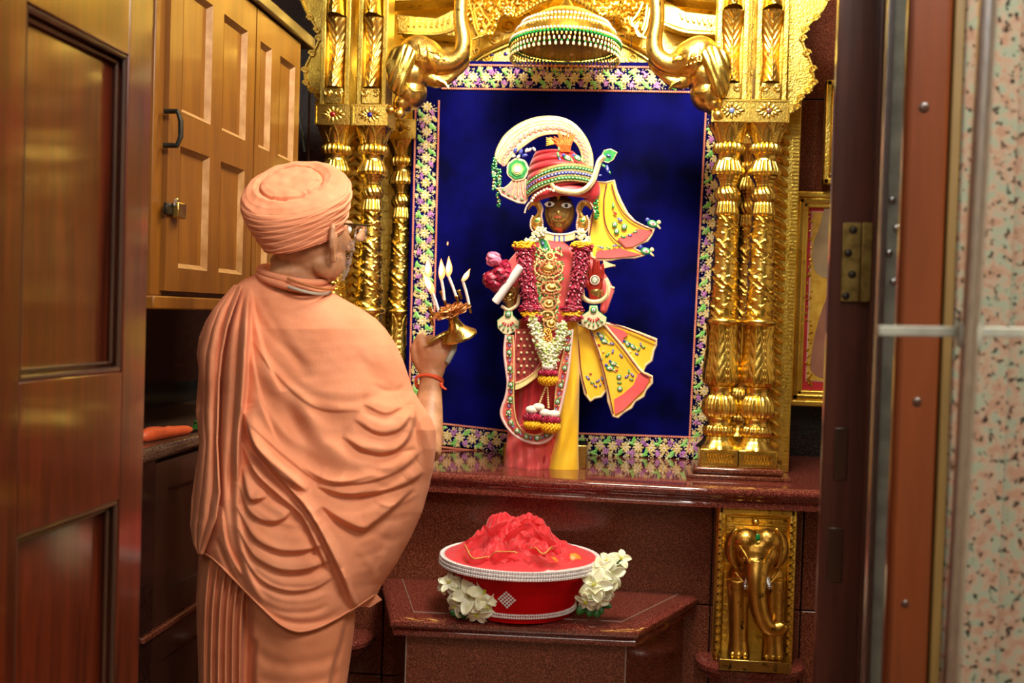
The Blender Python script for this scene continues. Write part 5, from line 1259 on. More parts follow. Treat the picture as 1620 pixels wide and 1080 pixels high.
# left hand holding the rolled paper
hand(st, DEITY, (808, 490), (806, 470), [[(800, 474, .085), (795, 468, .1), (800, 462, .108)], [(801, 468, .085), (797, 461, .1), (803, 456, .108)], [(804, 462, .085), (801, 455, .1), (807, 450, .108)], [(808, 457, .085), (806, 449, .1), (811, 446, .106)]], [(812, 472, .08), (816, 462, .1), (812, 455, .108)], 10, 13, .07, 3.0)
b = MB(); b.tube([D(x, y, .09) for x, y in linep([(793, 484), (805, 490), (818, 482), (822, 466)], 20)], 2.6*s, 8); b.build('bangle', SILK_CREAM, st)
b = MB()
for k in range(10): b.tube([D(955+k*1.6, 412+k*.8, .03), D(957+k*1.8, 424-k*.4, .034)], [.002, .0035], 6)
b.tube([D(958, 450, .03), D(972, 456, .03)], .004, 7); b.build('arm_tassel', SEQ_GOLD, st)
# scroll and bouquet (held things)
sc1, sc2 = D(824, 421, .135), D(783, 478, .12)
sr_ = thing('rolled_paper', (sc1+sc2)/2, 'rolled white paper held in the left hand of the statue', 'scroll')
mb = MB(); R_ = align(sc1-sc2)
pr = [(.0105, 0), (.0125, .002), (.0125, (sc1-sc2).length-.002), (.0105, (sc1-sc2).length)]
mb.lathe(pr, sc2, 28, lambda t, i, r, z: r*(1+.12*t/(2*PI)), R_); mb.build('paper', mat('white_paper', sr(245, 243, 238), None, .6), sr_)
MB().tube([sc1+R_@Vector((.008*math.cos(a)*(1-a/14), .008*math.sin(a)*(1-a/14), .0012)) for a in np.linspace(0, 9, 24)], .0009, 5).build('inner_roll', mat('paper_shade', sr(225, 222, 215), None, .6), sr_)
def petals(mb, c, r, n, size, seed=0, up=None):
    random.seed(seed)
    for k in range(n):
        z = 1-2*(k+.5)/n; a = k*2.39996; d = Vector((math.sqrt(1-z*z)*math.cos(a), math.sqrt(1-z*z)*math.sin(a), z))
        if d.y > .5: continue
        R_ = align((d+Vector((random.uniform(-.4, .4), 0, random.uniform(-.4, .4)))).normalized())
        mb.ball(c+d*r*random.uniform(.7, 1.0), (size, size*.8, size*.22), 7, 5, R_)
bq = thing('rose_bouquet', D(788, 435, .11), 'bunch of crimson and pink roses in front of the rolled paper', 'flowers')
for (x, y, r, m, sd) in ((779, 441, 15, ROSE, 1), (794, 434, 17, ROSE, 2), (786, 450, 12, ROSE, 3), (781, 410, 11, ROSE_PINK, 4), (798, 421, 9, ROSE, 5), (800, 447, 9, ROSE, 8)):
    b = MB(); petals(b, D(x, y, .115+(0.012 if m is ROSE_PINK else 0)), r*s, 60, .013, sd); b.build('rose', m, bq)
# garlands
def garland(name, label, pts, o, r, n, m, size, seed, group=None, par=None):
    g = thing(name, D(*pts[len(pts)//2], o), label, 'garland', group) if par is None else par
    b = MB(); random.seed(seed); pa = linep(pts, 60)
    for k in range(n):
        x, y = pa[random.randrange(len(pa))]; a = random.uniform(0, 2*PI); d = Vector((math.cos(a), -abs(math.sin(a)), random.uniform(-.5, .5))).normalized()
        b.ball(D(x, y, o)+d*r*random.uniform(.75, 1.05), (size*.55, size*.42, size), 7, 5, align((d+Vector((0, 0, -1.0))).normalized()))
    b.tube([D(x, y, o) for x, y in pa], r*.85, 10); ob = b.build('petal_strand', m, g); tag(ob, kind='stuff'); return g
WINE = mat('wine_petal', sr(110, 14, 34), sr(190, 60, 90), 0.3, scale=140, coat=.3)
for lab, X1, Y1, X2, Y2, sd in (('crimson petal garland with yellow ends hanging over the left chest of the statue', 829, 396, 840, 484, 1), ('crimson petal garland with yellow ends hanging beside the raised palm of the statue', 920, 396, 905, 484, 2)):
    g = garland('petal_garland', lab, [(X1, Y1), ((X1+X2)/2+(3 if sd == 2 else -1), (Y1+Y2)/2), (X2, Y2)], .115, .024, 330, WINE, .008, sd, 'crimson petal garlands on the statue')
    for (x, y, m, r, n_) in ((X1, Y1-8, MARI, 17, 26), (X1+1, Y1-3, ROSE, 15, 30), (X2, Y2+4, ROSE, 17, 40), (X2, Y2+12, MARI, 15, 22), (X2+2, Y2+19, ROSE, 14, 34)):
        b = MB(); random.seed(int(x*7+y))
        for k in range(n_*2):
            a = 2*PI*k/n_; d = Vector((math.cos(a), -abs(math.sin(a))*.8, random.uniform(-.15, .15))); b.ball(D(x, y, .112)+Vector((d.x*r*s*random.uniform(.4, 1), d.y*r*s, random.uniform(-.008, .008))), (.009, .007, .004), 7, 4, Matrix.Rotation(random.uniform(-.6, .6), 3, 'Y'))
        b.build('petal_tuft', m, g)
jg = thing('jasmine_garland', D(868, 560, .13), 'white jasmine garland hanging in a V to two marigold tassels', 'garland')
for pts in ([(845, 508), (850, 530), (860, 556), (868, 578)], [(890, 516), (886, 535), (878, 558), (872, 578)], [(856, 545), (866, 560), (878, 545)]):
    b = MB(); b2 = MB(); random.seed(int(pts[0][0])); pa = linep(pts, 40)
    for k in range(230):
        x, y = random.choice(pa); d = Vector((random.uniform(-1, 1), -random.uniform(0, 1), random.uniform(-1, 1))).normalized()
        (b if k % 5 else b2).ball(D(x, y, .135)+d*.018*random.uniform(.6, 1.1), (.0045, .0038, .0065), 6, 4, align(d))
    tag(b.build('jasmine_bud', JAS, jg), kind='stuff'); tag(b2.build('green_calyx', JASG, jg), kind='stuff')
b = MB(); b2 = MB()
for (X1, Y1) in ((848, 374), (838, 384), (856, 366), (918, 370), (924, 378)):
    for k in range(26): d = Vector((random.uniform(-1, 1), -random.uniform(0, 1), random.uniform(-1, 1))).normalized(); b.ball(D(X1, Y1, .09)+d*.014, (.005, .004, .007), 6, 4, align(d))
tag(b.build('shoulder_bud', JAS, jg), kind='stuff')
def puff(x, y, r, m, sd, fl=.7, o=.135):
    b = MB(); random.seed(sd)
    for k in range(90):
        z = 1-2*(k+.5)/90; a = k*2.4; d = Vector((math.sqrt(1-z*z)*math.cos(a), math.sqrt(1-z*z)*math.sin(a), z*fl)); b.ball(D(x, y, o)+d*r*s, (.005, .005, .003), 6, 4, align(d))
    q_ = .62 if m is SEQ_WHITE else .9; b.ball(D(x, y, o), (r*s*q_, r*s*q_, r*s*fl*q_), 12, 8); b.build('flower_tuft', m, jg)
puff(868, 580, 10, SEQ_WHITE, 1, .5); puff(867, 590, 15, ROSE, 2, .35); puff(867, 600, 15, MARI, 3, .6)
for (x0_, x1_, y1_) in ((864, 851, 645), (866, 868, 645)): beads(jg, 'gold_bead_string', SEQ_GOLD, [(x0_, 610), (x1_, y1_)], .14, .0035, .0075, 20)
puff(842, 648, 9, SEQ_WHITE, 4, .55); puff(852, 644, 8, SEQ_WHITE, 14, .6); puff(862, 653, 8, SEQ_WHITE, 5, .6); puff(876, 655, 8, SEQ_WHITE, 6, .6)
puff(843, 660, 15, ROSE, 7, .45); puff(871, 664, 15, ROSE, 8, .45); puff(842, 671, 13, MARI, 9, .55, .14); puff(871, 675, 15, MARI, 10, .6, .14)
# ------------------------------------------------------------------ red bowl with veil and flower sprays
YB2 = 3.20; bc = onplane(823, 985, ZB); 
c0 = P(823, 880, YB2); rimz = c0.z; rt = 124*YB2/1800; rb_ = 0.150
bk = thing('velvet_bowl', (c0.x, YB2, ZB), 'round red velvet bowl with rhinestone rim and red veil on the stone bench', 'bowl')
prof = [(rb_-.02, 0.0), (rb_, 0.003), (rb_+.008, .03), (rb_+.022, .07), (rb_+.038, .11), (rt-.012, rimz-ZB-.03), (rt, rimz-ZB), (rt-.006, rimz-ZB), (rt-.02, rimz-ZB-.03), (rb_-.01, .02), (.02, .015)]
MB().lathe(prof, (c0.x, YB2, ZB), 72).build('bowl_body', RVELVET, bk, smooth=60)
def stones(name, z, r, rows_, n, sz, par=bk):
    mb = MB()
    for k in range(n):
        a = 2*PI*k/n
        for j in range(rows_): mb.ball((c0.x+(r+(0.0012*j))*math.cos(a), YB2+(r+(.0012*j))*math.sin(a), z-j*sz*1.9), (sz, sz, sz), 4, 3)
    return tag(mb.build(name, CRYSTAL, par, smooth=0), kind='stuff')
b = MB(); b.lathe([(rt-.004, -.006), (rt+.003, -.014), (rt+.004, -.003), (rt+.004, .004), (rt-.005, .005)], (c0.x, YB2, rimz), 96); rim = b.build('rim_band', CRYSTAL, bk)
stones('rhinestone_rim', rimz+.003, rt+.004, 3, 190, .0048, rim); stones('rhinestone_base_row', ZB+.028, rb_+.010, 2, 150, .0038)
for px, dxs in ((803, 1), (922, -1)):
    mb = MB(); a0 = math.asin(max(-1, min(1, (P(px, 945, YB2-.15).x-c0.x)/.178)))
    for i in range(5):
        for j in range(5):
            u, v = (i-j)*.0055, (i+j-4)*.0055; a = a0+u/.178; z = P(px, 945, YB2-.15).z+v; r = interp([(0, rb_), (.07, rb_+.022), (.11, rb_+.038), (.16, rt-.014)], z-ZB)+.002
            mb.ball((c0.x+r*math.sin(a), YB2-r*math.cos(a), z), .0036, 4, 3)
    tag(mb.build('rhinestone_diamond', CRYSTAL, bk, smooth=0), kind='stuff')
# fruits under the veil
APP = mat('golden_fruit', sr(205, 150, 50), sr(225, 120, 50), .4, scale=10)
for k, (x, y, lab) in enumerate(((868, 895, 'golden fruit showing through the veil near the bowl front'), (740, 882, 'golden fruit under the veil at the left of the bowl'), (800, 905, 'golden fruit under the veil low at the bowl centre'), (905, 892, 'golden fruit under the veil at the right of the bowl'))):
    r_ = .03; c = P(x, y, YB2-.08 if k in (0, 2) else YB2-.03); c.z = rimz-.002
    o = MB().lathe([(max(.001, r_*math.sin(t_)), -r_*math.cos(t_)*.9+(-.004 if t_ > 3 else 0)) for t_ in np.linspace(0, PI, 14)], c, 20).build('fruit', APP); tag(o, lab, 'fruit', 'fruit under the veil')
m_, t_, B_ = nt('red_organza'); B_.inputs['Base Color'].default_value = (*sr(238, 48, 62), 1); B_.inputs['Roughness'].default_value = .5; B_.inputs['Sheen Weight'].default_value = .4
B_.inputs['Alpha'].default_value = .78
tr = t_.nodes.new('ShaderNodeBsdfTranslucent'); tr.inputs[0].default_value = (*sr(245, 60, 70), 1); mxs = t_.nodes.new('ShaderNodeMixShader'); mxs.inputs[0].default_value = .3
out = t_.nodes['Material Output']; t_.links.new(B_.outputs[0], mxs.inputs[1]); t_.links.new(tr.outputs[0], mxs.inputs[2]); t_.links.new(mxs.outputs[0], out.inputs[0])
nn = tex(t_, 'noise', 500, 2); bump(t_, B_, nn.outputs['Fac'], .25, .001)
def veil(u, v):
    a = u*2*PI; r = v*(rt-.006); x, y = r*math.cos(a), r*math.sin(a)
    # off-centre heap of crumpled folds
    h = .058*math.exp(-(((x+.005)/.10)**4+((y-.02)/.13)**2)) + .038*math.exp(-(((x+.10)/.07)**2+((y)/.10)**2))+.024*math.exp(-(((x-.09)/.08)**2+((y-.02)/.09)**2))+.026*math.exp(-((x-.03)/.05)**2-((y-.02)/.06)**2)
    n1 = abs(noise.noise(Vector((x*14, y*14, 1.3)))); n2 = abs(noise.noise(Vector((x*28+3, y*28, 4.1)))); n3 = noise.noise(Vector((x*7, y*7, 9))); n4 = abs(noise.noise(Vector((x*22-y*9, y*30, 2.2))))
    e = max(0, 1-v**6); fall = min(1, h/.05+.25)
    h = h*(1+.25*n3) + e*fall*(.080*(min(n1, .34)-.14)+.026*(min(n2, .35)-.15)-.030*math.exp(-(n4/.05)**2)*fall) + .012*(1-v)
    rr = 1+ .12*noise.noise(Vector((x*9, y*9, 7)))*e*min(1, (1-v)*3)
    return (c0.x+x*rr, YB2+y*rr, rimz+.003+max(-.003, h))
vl = MB().grid(veil, 180, 90, closed_u=True).build('sheer_veil', m_, bk, smooth=180)
# ruffled edges on top of the heap, each a folded ribbon of veil with gold edging
m2 = m_
GEDGE = mat('gold_edging', sr(215, 170, 90), None, .5, .2)
for pts, hgt, sd in (([(736, 870, .10), (745, 885, .125), (765, 893, .14), (785, 886, .14), (800, 878, .13), (820, 890, .14)], .03, 1), ([(800, 858, .08), (825, 835, .08), (850, 845, .09), (870, 860, .11), (885, 880, .12)], .028, 2), ([(740, 860, .06), (765, 845, .06), (790, 838, .05), (815, 826, .04)], .03, 3), ([(835, 870, .12), (860, 878, .13), (880, 868, .12)], .018, 4), ([(815, 838, .03), (840, 826, .03), (858, 832, .02)], .02, 5)):
    pa = smoothpath(pts, 50)
    def rib(u, v, pa=pa, hgt=hgt, sd=sd):
        p = pa[int(u*50)]; q = P(p[0], p[1]-4, YB2-p[2]-.02); w_ = .5+.5*math.sin(u*PI)
        return (q.x+.008*math.sin(v*4+u*9+sd), q.y+.02*v*math.sin(u*14+sd)-.01*v, q.z+(v-.6)*hgt*w_+.004*math.sin(u*21))
    o = MB().grid(rib, 51, 12).build('veil_ruffle', m2, vl, smooth=180)
    if sd in (1, 4): MB().tube([Vector(rib(u, 1)) for u in np.linspace(.05, .95, 30)], .0018, 6).build('gold_edge', GEDGE, vl)
# flower sprays
def flower(par, c, d, r, seed):
    random.seed(seed); R_ = align(d); b = MB(); n_ = 5
    for k in range(n_):
        a = 2*PI*k/n_+seed
        def pet(u, v, a=a):
            w_ = math.sin(min(1, v*1.02)*PI*.86+.18)**.8; x = (u-.5)*r*.80*w_; y = v*r*1.25; z = r*(.62*v-.60*v*v)+.16*r*(2*u-1)**2+r*.06*math.sin(v*6+u*5+a)
            p = Vector((x*math.cos(a)-y*math.sin(a), x*math.sin(a)+y*math.cos(a), z)); return c+R_@p
        b.grid(pet, 8, 9)
    f_ = b.build('blossom', CREAM_P, par, smooth=180, solid=.0012)
    b = MB()
    for k in range(5): b.tube([c, c+R_@Vector((random.uniform(-.2, .2)*r, random.uniform(-.2, .2)*r, r*.45))], [.0015, .002], 5)
    b.build('pistil', PISTIL, f_)
def spray(label, fl, lv, o0):
    g = thing('flower_spray', P(lv[0][0], lv[0][1], YB2-o0), label, 'flowers', 'artificial flower sprays on the bowl')
    for k, (x, y, r, dx, dz, o) in enumerate(fl): flower(g, P(x, y, YB2-o0-o), Vector((dx, -1, dz)), r*YB2/1800, k*3+1)
    b = MB(); st_ = [P(x, y, YB2-o0+.01) for x, y, *_ in (fl[0], fl[len(fl)//2], fl[-1])]; b.tube(st_+[P(lv[0][0], lv[0][1], YB2-o0)], .0022, 6); b.build('stem', LEAF, g)
    for (x, y, l, a) in lv:
        b = MB(); c = P(x, y, YB2-o0-.01); zmin = ZB+.004
        def lf(u, v, a=a, l=l, c=c):
            w_ = math.sin(PI*v)**.8*.42*l; x_ = (u-.5)*2*w_; q = c+Vector((v*l*math.cos(a)-x_*math.sin(a), -.01*math.sin(v*2)+.3*abs(x_), v*l*math.sin(a)+x_*math.cos(a)*.8)); q.z = max(q.z, zmin); return q
        b.grid(lf, 7, 10); b.build('leaf', LEAF, g, smooth=180, solid=.0012)
spray('cream flower spray with dark leaves at the left front of the red bowl',
      [(703, 925, 12, -.8, .2, .0), (712, 922, 15, -.3, .8, .01), (730, 922, 14, .2, .9, .01), (724, 938, 17, -.5, .1, .02), (745, 943, 24, -.1, .5, .04), (722, 958, 15, -.8, -.4, .02), (764, 938, 22, .5, .4, .045), (768, 955, 20, .5, -.5, .045), (755, 968, 19, -.1, -.9, .04)],
      [(735, 975, .035, -2.4), (738, 978, .03, -1.9), (750, 980, .04, -1.4), (728, 972, .03, 2.8), (760, 978, .035, -1.0), (742, 970, .03, -2.9), (752, 975, .045, -1.8)], .115)
spray('cream flower spray rising past the right rim of the red bowl',
      [(982, 885, 14, .3, .9, -.03), (972, 896, 16, .6, .2, -.02), (962, 888, 14, -.1, .9, -.02), (965, 908, 20, .3, .1, .0), (952, 903, 18, -.3, .5, .01), (942, 925, 22, -.1, .3, .03), (956, 932, 18, .6, -.3, .02), (942, 945, 18, .0, -.5, .03), (928, 950, 15, -.4, -.7, .03), (952, 948, 13, .7, -.7, .02)],
      [(945, 955, .03, -1.0), (936, 958, .03, -1.8), (952, 952, .03, -.4), (926, 955, .035, -2.2), (944, 960, .028, -1.5)], .085)
# ------------------------------------------------------------------ the man in saffron robes
YM = 2.58; ms_ = YM/1800
Bp = lambda x, y, Y=YM: P(x, y, Y)
foot = Bp(440, 1500); man = thing('person', (foot.x, YM, 0), 'man in saffron robe and wrapped turban seen from behind, raising an oil lamp', 'person')
m, t, B = nt('brown_skin')
n1 = tex(t, 'noise', 30, 5); c_ = ramp(t, n1.outputs['Fac'], [(.35, sr(164, 112, 76)), (.65, sr(196, 142, 104))]); t.links.new(c_, B.inputs['Base Color'])
B.inputs['Roughness'].default_value = .5; B.inputs['Subsurface Weight'].default_value = .12; B.inputs['Subsurface Radius'].default_value = (.02, .008, .004); B.inputs['Subsurface Scale'].default_value = .4
n2 = tex(t, 'noise', 260, 3); bump(t, B, n2.outputs['Fac'], .25, .001); SKIN = m
hy = math.radians(40); hf = Vector((math.sin(hy), math.cos(hy), 0)); hr_ = Vector((math.cos(hy), -math.sin(hy), 0)); hu = Vector((0, 0, 1))
hc = Bp(489, 368, 2.56); RH = Matrix((hr_, hf, hu)).transposed()
H = lambda a, b, c: hc + RH @ Vector((a, b, c))
b = MB()
b.ball(H(0, 0, -.005), (.080, .098, .085), 28, 20, RH); b.ball(H(0, .018, -.055), (.064, .074, .062), 24, 16, RH); b.ball(H(0, .05, -.092), (.030, .028, .022), 16, 10, RH)
for e in (-1, 1): b.ball(H(e*.052, .02, -.07), (.022, .045, .035), 14, 10, RH)
b.tube([H(0, .092, .015), H(0, .110, -.018), H(0, .116, -.03)], [.009, .013, .013], 10)   # nose
b.ball(H(-.012, .103, -.033), .008, 8, 6); b.ball(H(.012, .103, -.033), .008, 8, 6)
b.ball(H(0, .087, -.060), (.024, .010, .006), 12, 8, RH); b.ball(H(0, .085, -.070), (.020, .011, .007), 12, 8, RH)
for e in (-1, 1): b.ball(H(e*.032, .083, .028), (.018, .012, .006), 10, 7, RH)
# neck with rear rolls and torso under the robe
b.tube([Bp(478, 410, 2.575), Bp(472, 440, 2.575), Bp(466, 470, 2.58), Bp(462, 500, 2.59)], [.066, .069, .076, .08], 26)
b.ball(Bp(462, 413, 2.55), (.052, .04, .022), 18, 12); b.ball(Bp(462, 432, 2.545), (.055, .042, .018), 18, 12)
b.tube([Bp(464, 480, 2.6), Bp(462, 560, 2.6), Bp(462, 700, 2.62), Bp(455, 820, 2.62), Bp(440, 920, 2.62)], [.07, .11, .12, .13, .125], 24)
sh_l, sh_r = Bp(365, 530, 2.6), Bp(585, 545, 2.6)
b.tube([sh_l, Bp(464, 510, 2.6), sh_r], [.045, .06, .045], 16)
el = P(672, 722, 2.64); wr = P(681, 606, 2.79)
b.tube([sh_r, sh_r.lerp(el, .5), el], [.048, .044, .038], 16)
b.tube([el, el.lerp(wr, .25), el.lerp(wr, .7), wr, P(682, 592, 2.8)], [.038, .042, .034, .028, .028], 18, flat=.85)
b.tube([sh_l, P(342, 640, 2.6), P(350, 730, 2.62)], [.045, .042, .035], 14); b.tube([P(350, 730, 2.62), P(380, 790, 2.75)], [.035, .026], 14); b.ball(P(388, 800, 2.79), (.035, .045, .02), 14, 10)
for x in (385, 490):
    b.tube([Bp(x+10, 900, 2.62), Bp(x, 1150, 2.62), Bp(x, 1300, 2.64), Bp(x, 1450, 2.62)], [.09, .062, .055, .036], 18)
    an = Bp(x, 1470, 2.62); b.tube([Vector((an.x, 2.57, .03)), Vector((an.x, 2.70, .035)), Vector((an.x+.01, 2.81, .016))], [.03, .036, .018], 14)
    for k in range(5): b.tube([Vector((an.x-.03+k*.015, 2.79, .014)), Vector((an.x-.032+k*.016, 2.845-.004*abs(k-1), .011))], [.010, .008], 8)
# hand: palm, four curled fingers, thumb
hw = lambda x, y, o=0: P(x, y, 2.80+o)
b.tube([hw(682, 596), hw(683, 580), hw(686, 563), hw(688, 550)], [.030, .036, .040, .036], 18, flat=.55)
b.ball(hw(672, 560), (.018, .015, .03), 12, 9); b.ball(hw(703, 562), (.018, .014, .03), 12, 9)
for (x0, y0, dx) in ((668, 541, -2), (682, 537, -1), (696, 539, 0), (708, 546, 1)):
    b.tube([hw(x0+1, y0+14), hw(x0, y0, .002), hw(x0+dx, y0-2, .022), hw(x0+dx-2, y0+8, .045), hw(x0+dx-6, y0+22, .04), hw(x0+dx-8, y0+24, .024)], [.0125, .0128, .0115, .0105, .0095, .008], 12)
b.tube([hw(668, 582), hw(658, 568, .004), hw(655, 552, .008), hw(663, 535, .010), hw(671, 529, .012)], [.015, .013, .0115, .0105, .008], 12)
body = b.build('body', SKIN, man, remesh=.004, smit=4, smooth=180)
# ears
for e in (-1, 1):
    b = MB()
    base = H(e*.086, .008, -.026)
    up_ = Vector((0, 0, 1)); bk_ = (hf*-1*math.cos(.85)+hr_*e*math.sin(.85)).normalized()
    pts = [(0, .036, .005), (.018, .040, .007), (.030, .030, .007), (.034, .010, .007), (.029, -.010, .0065), (.018, -.024, .006), (.010, -.038, .0075), (.0, -.040, .006)]
    b.tube([base+bk_*p[0]+up_*p[1] for p in pts], [p[2] for p in pts], 10)
    b.ball(base+bk_*.008+up_*-.034, (.008, .008, .010), 10, 8); b.ball(base+bk_*.010+up_*.002, (.012, .012, .028), 12, 10, RH)
    b.build('ear', SKIN, body, remesh=.003, smit=3, smooth=180)
    MB().ball(H(e*.030, .084, .012), .0115, 14, 10).build('eye', EYEW, body); MB().ball(H(e*.030, .0945, .012), .005, 10, 8).build('iris', BLACK, body)
MB().tube([H(-.022, .098, -.065), H(0, .1, -.064), H(.022, .098, -.065)], .003, 6).build('mouth', mat('lip_brown', sr(140, 80, 66), None, .5), body)
# short stubble of the beard: fine hair tufts over the jaw
b = MB(); random.seed(21)
for k in range(900):
    a = random.uniform(-1.75, 1.75); z = random.uniform(-.108, -.012); q = H(0, .02, z); r = (.078-.018*((-z-.04)/.07)**2 if z < -.04 else .083)
    if abs(a) < .5 and z > -.05: continue
    d = (hf*math.cos(a)*1.12+hr_*math.sin(a)); p = q+d*r*.98; b.ball(p, (.0007, .0007, .0022), 3, 3, align(d+Vector((0, 0, -.6))))
tag(b.build('beard_stubble', mat('grey_hair', sr(200, 190, 180), sr(120, 105, 95), .6, scale=200), body, smooth=0), kind='stuff')
# spectacles
g = MB()
for e in (-1, 1): g.tube([H(e*.084, -.012, .018), H(e*.086, .02, .020), H(e*.078, .115, .022)], .0022, 6)
g.tube([H(-.012, .119, .02), H(0, .122, .022), H(.012, .119, .02)], .0018, 6)
gl = g.build('spectacle_frame', mat('dark_metal_frame', sr(60, 52, 40), None, .3, .7), man)
for e in (-1, 1):
    c = H(e*.045, .117, .006); mb = MB(); ring_ = [c+RH@Vector((.029*math.copysign(abs(math.cos(a))**.7, math.cos(a)), -.010*abs(math.cos(a))*(1 if math.cos(a)*e > 0 else 0), .018*math.copysign(abs(math.sin(a))**.7, math.sin(a)))) for a in np.linspace(0, 2*PI, 29)[:-1]]
    MB().tube(ring_, .002, 6, closed=True).build('lens_rim', STEEL, gl)
    gm_, gt_, gB_ = nt('lens_glass'); gB_.inputs['Transmission Weight'].default_value = 1; gB_.inputs['Roughness'].default_value = .02; gB_.inputs['IOR'].default_value = 1.45
    mb.prism(ring_, RH@Vector((0, .0018, 0))); mb.build('lens', gm_, gl)
# collar roll, cord and bead string round the neck
def around(cx, cy, rx, ry, a0, a1, Y0, dep, n=40, tilt=0):
    return [P(cx+rx*math.cos(a), cy+ry*math.sin(a)+tilt*math.cos(a)*rx, Y0-dep*math.sin(a)) for a in np.linspace(a0, a1, n)]
b = MB(); b.tube(around(463, 436, 50, 9, -PI, PI, 2.58, .078, 48, .17)[:-1], [.0095]*47, 12, closed=True, flat=1.3); b.tube(around(465, 444, 55, 11, -PI, PI, 2.58, .088, 48, .2)[:-1], [.009]*47, 12, closed=True)
b.build('robe_collar', ROBE, man, smooth=180)
MB().tube(around(474, 447, 48, 12, .15, PI*.62, 2.57, .096, 30, .28), .0035, 8).build('white_neck_cord', mat('grey_white_cord', sr(175, 165, 150), None, .6), man)
b = MB(); 
for p in around(476, 434, 54, 14, -.25, PI*.62, 2.57, .096, 44, .34): b.ball(p, .0034, 7, 5)
tag(b.build('prayer_bead_string', mat('sandal_beads', sr(170, 100, 50), None, .5), man), kind='stuff')

# ---- cloth fields in frame coordinates: depth of the folded cloth as a function of place
def pdist(X, Yy, pts):
    best = np.full(X.shape, 1e9); sg = np.zeros(X.shape); par = np.zeros(X.shape)
    pts = [tuple(p[:2]) for p in smoothpath(pts, 6*(len(pts)-1))]; n = len(pts)-1
    for i in range(n):
        (x0, y0), (x1, y1) = pts[i], pts[i+1]; dx, dy = x1-x0, y1-y0; L2 = dx*dx+dy*dy+1e-9
        t_ = np.clip(((X-x0)*dx+(Yy-y0)*dy)/L2, 0, 1); ex, ey = X-(x0+t_*dx), Yy-(y0+t_*dy); d = np.hypot(ex, ey); k = d < best
        best = np.where(k, d, best); sg = np.where(k, np.sign(dx*ey-dy*ex), sg); par = np.where(k, (i+t_)/n, par)
    return best, sg, par
def folds(X, Yy, lst):
    """outward relief in metres. Going down a line, 'left' is the -x side"""
    h = np.zeros(X.shape)
    for pts, amp, wd, kd in lst:
        d, sg, par = pdist(X, Yy, pts); fade = np.clip(np.minimum(par, 1-par)*6, 0, 1)**.7
        # with y down, sg>0 is the left (-x) side when the line runs downwards
        if kd == 'v': h -= amp*fade*np.exp(-(d/wd)**2)
        elif kd == 'r': h += amp*fade*np.exp(-(d/wd)**2)
        elif kd in 'sz':
            sd = d*sg*(1 if kd == 's' else -1)          # 's': the left side lies on top
            sm = .5+.5*np.tanh(sd/2.2); h += amp*fade*(sm*np.exp(-(np.maximum(sd, 0)/(wd*3.4))**2)*1.15 - .5*(1-sm)*np.exp(-(np.minimum(sd, 0)/(wd*2.2))**2))
    return h
